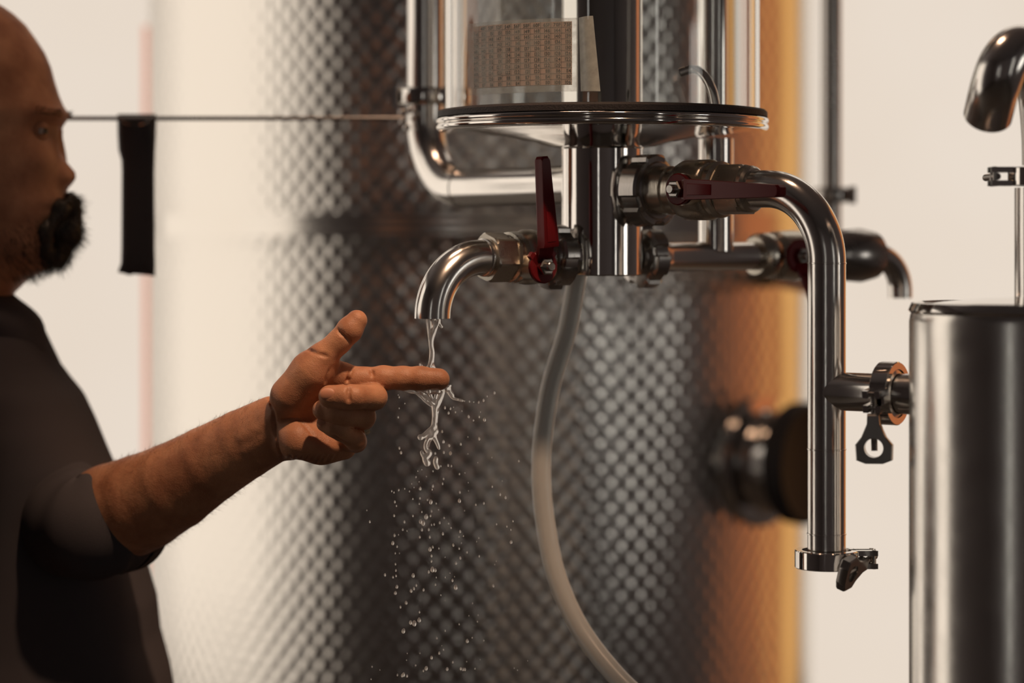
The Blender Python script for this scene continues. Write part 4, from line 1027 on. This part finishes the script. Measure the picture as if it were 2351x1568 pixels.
# join head shell and arm shell in the one body mesh, caps included
off = len(V); capT = len(V) + len(HV); top = HV[:NT].mean(0); bot = HV[-NT:].mean(0)
allV = np.concatenate([V, HV, [top], [bot]])
faces = Q.tolist() + (HQ + off).tolist()
for k in range(NT):
    faces.append([capT, off + k, off + (k + 1) % NT]); b0 = off + (len(ys) - 1) * NT; faces.append([capT + 1, b0 + (k + 1) % NT, b0 + k])
pl_ = np.array(person.location)
me = bpy.data.meshes.new('body'); me.from_pydata((allV - pl_).tolist(), [], faces); me.materials.append(M['skin'])
me.polygons.foreach_set('use_smooth', [True] * len(me.polygons)); me.update()
body = bpy.data.objects.new('body', me); C.objects.link(body); body.parent = person
# ears
for sg in (-1, 1):
    bm = NB(); c = P(-105, 345, HDD); rim = []
    for k in range(13):
        a = math.radians(100 - 285 * k / 12); rim.append(Vector((c.x + .017 * math.cos(a) * -1 - .004, HDD + sg * (.079 + .010 * math.sin(k / 12 * PI)), c.z + .031 * math.sin(a))))
    sweep(bm, bez(rim, 4), .0042, 12)
    bmesh.ops.create_uvsphere(bm, u_segments=16, v_segments=12, radius=1, matrix=Matrix.Translation((c.x - .003, HDD + sg * .079, c.z)) @ Matrix.Diagonal((.014, .006, .027, 1)))
    bmesh.ops.create_uvsphere(bm, u_segments=16, v_segments=12, radius=1, matrix=Matrix.Translation((c.x + .004, HDD + sg * .080, c.z - .029)) @ Matrix.Diagonal((.008, .005, .009, 1)))
    obj('ear', bm, M['skin'], person)
    bm = NB(); ec = P(90, 303, HDD); ec.y = HDD + sg * .030
    bmesh.ops.create_uvsphere(bm, u_segments=24, v_segments=16, radius=.0115, matrix=Matrix.Translation(ec)); ey = obj('eye', bm, M['eye'], person)
    bm = NB(); bmesh.ops.create_uvsphere(bm, u_segments=16, v_segments=10, radius=1, matrix=Matrix.Translation(ec + Vector((.0092, 0, -.001))) @ Matrix.Diagonal((.0035, .0052, .0052, 1))); obj('iris', bm, M['iris'], ey)
    bm = NB(); bmesh.ops.create_uvsphere(bm, u_segments=40, v_segments=28, radius=.0132)
    for f in [f for f in bm.faces if f.calc_center_median().x > .0080 and -.0028 < f.calc_center_median().z < .0008]: bm.faces.remove(f)
    for v in [v for v in bm.verts if not v.link_faces]: bm.verts.remove(v)
    for v in bm.verts: v.co += ec
    obj('eyelid', bm, M['skin'], person)
def strands(name, roots, m, parent, rad=.00022, seg=3):
    bm = NB()
    for (p, d, L) in roots:
        c1 = d.orthogonal().normalized(); pts = []; n = 4
        bend = Vector((random.uniform(-1, 1), random.uniform(-1, 1), random.uniform(-1, .2))) * .35
        for k in range(n + 1):
            t = k / n; pts.append(p + d * (L * t) + bend * (L * t * t))
        sweep(bm, pts, [rad * (1 - .75 * k / n) for k in range(n + 1)], seg, cap=False)
    return obj(name, bm, m, parent, sharp=None)
# eyebrows
for sg in (-1, 1):
    roots = []
    for k in range(110):
        u = random.random(); yy = sg * (.014 + .034 * u); p = P(146 - 14 * u * u, 264 + random.uniform(-9, 7) - 3 * u, HDD); p.y = HDD + yy; p.x -= .004 * (u * 2) ** 2 * .6
        roots.append((p, Vector((.8, sg * .5, .35 + random.uniform(-.3, .3))).normalized(), random.uniform(.003, .0055)))
    strands('eyebrow', roots, M['browhair'], person, .0002)
# beard : a soft core grown over with hairs
bs = SDF((P(0, 0, HDD).x - .05, HDD - .075, P(0, 660, HDD).z), (P(215, 0, HDD).x, HDD + .075, P(0, 425, HDD).z), .0014)
def B_(x, y, dy, r, x2, y2, dy2, r2, k=.006):
    p = P(x, y, HDD); q = P(x2, y2, HDD); p.y = HDD + dy; q.y = HDD + dy2; bs.cone(p, R_(r, HDD), q, R_(r2, HDD), k)
for sg in (-1, 1):
    B_(160, 466, 0, 19, 146, 480, sg * .020, 20); B_(146, 480, sg * .020, 20, 118, 530, sg * .030, 16); B_(118, 530, sg * .030, 16, 112, 570, sg * .024, 24)
B_(172, 484, 0, 15, 176, 508, 0, 13); B_(150, 530, -.010, 32, 150, 530, .010, 32); B_(150, 545, 0, 30, 128, 585, 0, 28); B_(128, 585, -.012, 26, 128, 585, .012, 26); B_(170, 520, -.008, 15, 160, 550, .008, 16)
Vb, Qb = bs.mesh()
nz = np.array([mnoise.noise(Vector(v.tolist()) * 260) for v in Vb]); cb_ = Vb.mean(0); dirn = Vb - cb_; dirn /= np.linalg.norm(dirn, axis=1)[:, None]
Vb = Vb + dirn * (nz * .0012)[:, None]
beard = mesh_obj('beard', Vb, Qb, M['hair'], person)
roots = []
for i in random.sample(range(len(Vb)), 2600):
    d = Vector(dirn[i].tolist()); d = (d + Vector((.25, 0, -.75))).normalized()
    roots.append((Vector(Vb[i].tolist()) - d * .002, d, random.uniform(.004, .010)))
strands('beard_hair', roots, M['hair'], beard, .00028)
roots = []
for _ in range(40000):
    if len(roots) >= 2600: break
    v = HV[random.randrange(len(HV))]; px_ = 1175.5 + v[0] / sc; py_ = HY + (CAMH - v[2]) / sc
    if not (500 < py_ < 640 and 20 < px_ < 150): continue
    if random.random() > min(1, (py_ - 495) / 70) * min(1, (px_ - 15) / 60): continue
    n_ = Vector((v[0] - P(-90, 0, HDD).x, v[1] - HDD, 0)).normalized()
    roots.append((Vector(v) + Vector((random.uniform(-.002, .002), 0, random.uniform(-.002, .002))), (n_ * .5 + Vector((.15, 0, -.85))).normalized(), random.uniform(.003, .007)))
strands('jaw_stubble', roots, M['hair'], person, .00022)
# fingernails
def nail(x, y, w, h, rot, dlift=.0):
    d = sD.hit(x, y); c = P(x, y, d)
    bm = NB(); bmesh.ops.create_uvsphere(bm, u_segments=20, v_segments=14, radius=1)
    for v in bm.verts:
        u, q, z = v.co.x, v.co.y, v.co.z
        u = math.copysign(abs(u) ** .8, u); z = math.copysign(abs(z) ** .85, z)
        X = u * R_(w, d); Zl = z * R_(h, d); Yl = q * .0007 + (Zl ** 2) / (2 * .0085)
        v.co = Vector((X * math.cos(rot) + Zl * math.sin(rot), Yl, -X * math.sin(rot) + Zl * math.cos(rot))) + c + Vector((0, -.0004 + dlift, 0))
    return obj('fingernail', bm, M['nail'], person)
nail(752, 906, 17, 15, .02, .0008); nail(737, 969, 10, 8.5, math.radians(20), .0006)
# wedding ring
c = H(829, 969, .0010); rr2 = R_(30.5, HD); e1 = Vector((.47, 0, -.88)); e2 = Vector((-.25, .97, 0))
bm = NB(); lathe(bm, c, e1.cross(e2).normalized(), [(-.0022, rr2 - .0003), (-.0020, rr2 + .0006), (0, rr2 + .0009), (.0020, rr2 + .0006), (.0022, rr2 - .0003), (0, rr2 - .0006), (-.0022, rr2 - .0003)], 64)
obj('wedding_ring', bm, M['ring'], person)
# arm hair
roots = []
vs_np = V; 
sel = [i for i in random.sample(range(len(V)), 16000) if V[i][0] < P(600, 0, 1.76).x and V[i][0] > P(225, 0, 1.85).x][:3200]
ctr = [(P(633, 982, 1.753)), (P(215, 1200, 1.862))]; ax = (ctr[1] - ctr[0])
for i in sel:
    p = Vector(V[i].tolist()); t = max(0, min(1, (p - ctr[0]).dot(ax) / ax.length_squared)); n = (p - ctr[0] - ax * t).normalized()
    roots.append((p, (n * .45 - ax.normalized() * .8 + Vector((random.uniform(-.3, .3), random.uniform(-.3, .3), random.uniform(-.3, .3)))).normalized(), random.uniform(.003, .007)))
M['armhair'] = mat('fine_arm_hair', (.22, .12, .06), .4)
strands('arm_hair', roots, M['armhair'], person, .00006)

# shirt ----------------------------------------------------------
SD = 1.90; scs = SD / FPX
fy = np.array([722, 760, 800, 850, 885, 920, 975, 1040, 1085, 1180, 1300, 1400, 1480, 1568, 1700, 2000, 2600], float)
fxx = np.array([40, 60, 72, 92, 118, 148, 176, 205, 226, 258, 300, 328, 336, 360, 385, 395, 360], float)
hwy = np.array([722, 760, 800, 850, 900, 1000, 1200, 1500, 2600], float); hww = np.array([210, 330, 450, 540, 590, 600, 560, 520, 500], float)
byy = np.array([722, 760, 850, 950, 1100, 1400, 2600], float); bxx = np.array([-330, -380, -450, -500, -520, -500, -440], float)
TT = 120; YS = np.concatenate([np.linspace(722, 900, 30)[:-1], np.linspace(900, 2600, 130)]); bm = NB(); rings = []
for y in YS:
    xf = np.interp(y, fy, fxx); xb = np.interp(y, byy, bxx); w = np.interp(y, hwy, hww); xc = (xf + xb) / 2; a_ = (xf - xb) / 2; ring = []
    for k in range(TT):
        th = 2 * PI * k / TT; ct, st = math.cos(th), math.sin(th)
        p = Vector(((xc + a_ * math.copysign(abs(ct) ** .75, ct) - 1175.5) * scs, 1.955 + w * .62 * math.copysign(abs(st) ** .8, st) * scs, CAMH - (y - HY) * scs))
        nn_ = mnoise.noise(Vector((p.x * 9, p.y * 9, p.z * 5))) * .007 * min(1, abs(st) * 1.5 + .2)
        p += Vector((ct, st, 0)) * nn_; ring.append(bm.verts.new(p))
    rings.append(ring)
for A, B in zip(rings[:-1], rings[1:]):
    for k in range(TT): bm.faces.new((A[k], B[k], B[(k + 1) % TT], A[(k + 1) % TT]))
bm.faces.new(rings[0]); bm.faces.new(rings[-1][::-1])
shirt = obj('shirt', bm, M['shirt'], person, sharp=None)
# sleeves : far (reaching) arm
def sleeve(pts, rr_, hem_t=True, name='sleeve'):
    bm = NB(); pp = bez(pts, 8); n = len(pp); rad = [np.interp(i / (n - 1), np.linspace(0, 1, len(rr_)), rr_) * (1 + .02 * math.sin(i * 1.3)) for i in range(n)]
    sweep(bm, pp, rad, 56, inner=.0016)
    for v in bm.verts: v.co += Vector((0, 0, 1)) * mnoise.noise(v.co * 30) * .002
    o = obj(name, bm, M['shirt'], shirt, sharp=None)
    bm = NB(); a = (pp[-1] - pp[-2]).normalized(); lathe(bm, pp[-1] - a * .012, a, [(0, rad[-1] + .0012), (.0125, rad[-1] + .0016), (.0125, rad[-1] - .003), (.011, rad[-1] - .003), (0, rad[-1] + .0012)], 56)
    obj('hem', bm, M['shirt'], o, sharp=None)
sleeve([H(-10, 905, .28), H(78, 1065, .22), H(140, 1180, .15), H(205, 1208, .104), H(242, 1199, .101), H(284, 1188, .123)], [R_(125, 2.), R_(122, 1.95), R_(120, 1.9), R_(120, 1.86), R_(119, 1.84)])
sleeve([P(-190, 800, 1.895), P(-200, 835, 1.855), P(-208, 900, 1.815), P(-214, 1030, 1.800), P(-218, 1160, 1.795), P(-220, 1280, 1.795)], [.040, .056, .063, .061, .057, .053])
bm = NB(); ap = bez([P(-216, 1100, 1.795), P(-218, 1300, 1.795), P(-212, 1450, 1.79), P(-190, 1640, 1.775), P(-170, 1790, 1.765)], 8)
sweep(bm, ap, [float(q) for q in np.interp(np.linspace(0, 1, len(ap)), [0, .3, .5, .8, 1], [.046, .046, .045, .034, .027])], 32)
sweep(bm, bez([P(-172, 1770, 1.765), P(-166, 1850, 1.764), P(-158, 1930, 1.764), P(-152, 1985, 1.765)], 6), [float(q) for q in np.interp(np.linspace(0, 1, 19), [0, .35, .8, 1], [.026, .034, .037, .026])], 24, sx=.55)
for k, (dx, L, rr_) in enumerate(((-36, 205, .0080), (-12, 235, .0088), (14, 225, .0086), (40, 195, .0082))):
    b0 = P(-156 + dx * 1.6, 1965, 1.765); sweep(bm, bez([b0, b0 + Vector((.004, -.003, -.03)), b0 + Vector((.012, 0, -.055)), b0 + Vector((.016, .008, -L * .00037))], 5), [rr_ * (1 - .35 * q / 15) for q in range(16)], 14)
b0 = P(-110, 1850, 1.755); sweep(bm, bez([b0, b0 + Vector((.018, -.008, -.022)), b0 + Vector((.024, -.010, -.045)), b0 + Vector((.024, -.008, -.062))], 5), [.0125 * (1 - .35 * q / 15) for q in range(16)], 14)
obj('near_arm', bm, M['skin'], person)
# trousers and shoes
tcx = ((-60 - 1175.5) * scs, 1.955)
for sg in (-1, 1):
    bm = NB(); sweep(bm, bez([(tcx[0], tcx[1] + sg * .05, .86), (tcx[0] - .005, tcx[1] + sg * .085, .70), (tcx[0] - .01, tcx[1] + sg * .095, .42), (tcx[0] - .02, tcx[1] + sg * .10, .22), (tcx[0] - .025, tcx[1] + sg * .10, .07)], 8), [float(q) for q in np.interp(np.linspace(0, 1, 33), [0, .3, .6, 1], [.11, .105, .078, .062])], 32)
    obj('trouser_leg', bm, M['shirt'], person, sharp=None)
    bm = NB(); f0 = Vector((tcx[0] - .065, tcx[1] + sg * .10, .042)); sweep(bm, bez([f0, f0 + Vector((.05, 0, .008)), f0 + Vector((.13, 0, -.002)), f0 + Vector((.20, 0, -.012)), f0 + Vector((.235, 0, -.018))], 5), [.030, .036, .040, .041, .041, .041, .041, .040, .039, .038, .037, .036, .035, .034, .032, .031, .030, .028, .025, .021, .012], 24)
    for v in bm.verts: v.co.z = max(v.co.z, .002)
    obj('shoe', bm, M['rubber'], person)
# collar
bm = NB(); n = 72; L1 = []; prof_c = [(0, 0), (.33, .6), (.66, .9), (1, 1)]
for k in range(n + 1):
    th = -PI + 2 * PI * k / n; fr = max(0, math.cos(th)) ** 2   # 0 back, 1 front
    ct, st = math.cos(th), math.sin(th)
    top = Vector(((-155 + 178 * ct - 1175.5) * sc, HDD + 176 * st * sc, CAMH - (676 + 8 * fr - HY) * sc))
    bot = Vector(((-155 + 222 * ct + 30 * fr - 1175.5) * sc, HDD + 215 * st * sc, CAMH - (738 + 70 * fr - HY) * sc))
    mid = top.lerp(bot, .45) + Vector((ct, st, 0)) * .010
    L1.append([bm.verts.new(q) for q in bez([top, mid, bot], 5)])
for A, B in zip(L1[:-1], L1[1:]):
    for i in range(len(A) - 1): bm.faces.new((A[i], B[i], B[i + 1], A[i + 1]))
bmesh.ops.remove_doubles(bm, verts=bm.verts, dist=1e-5)
bmesh.ops.solidify(bm, geom=list(bm.faces), thickness=.003)
obj('collar', bm, M['shirt'], shirt, sharp=None)
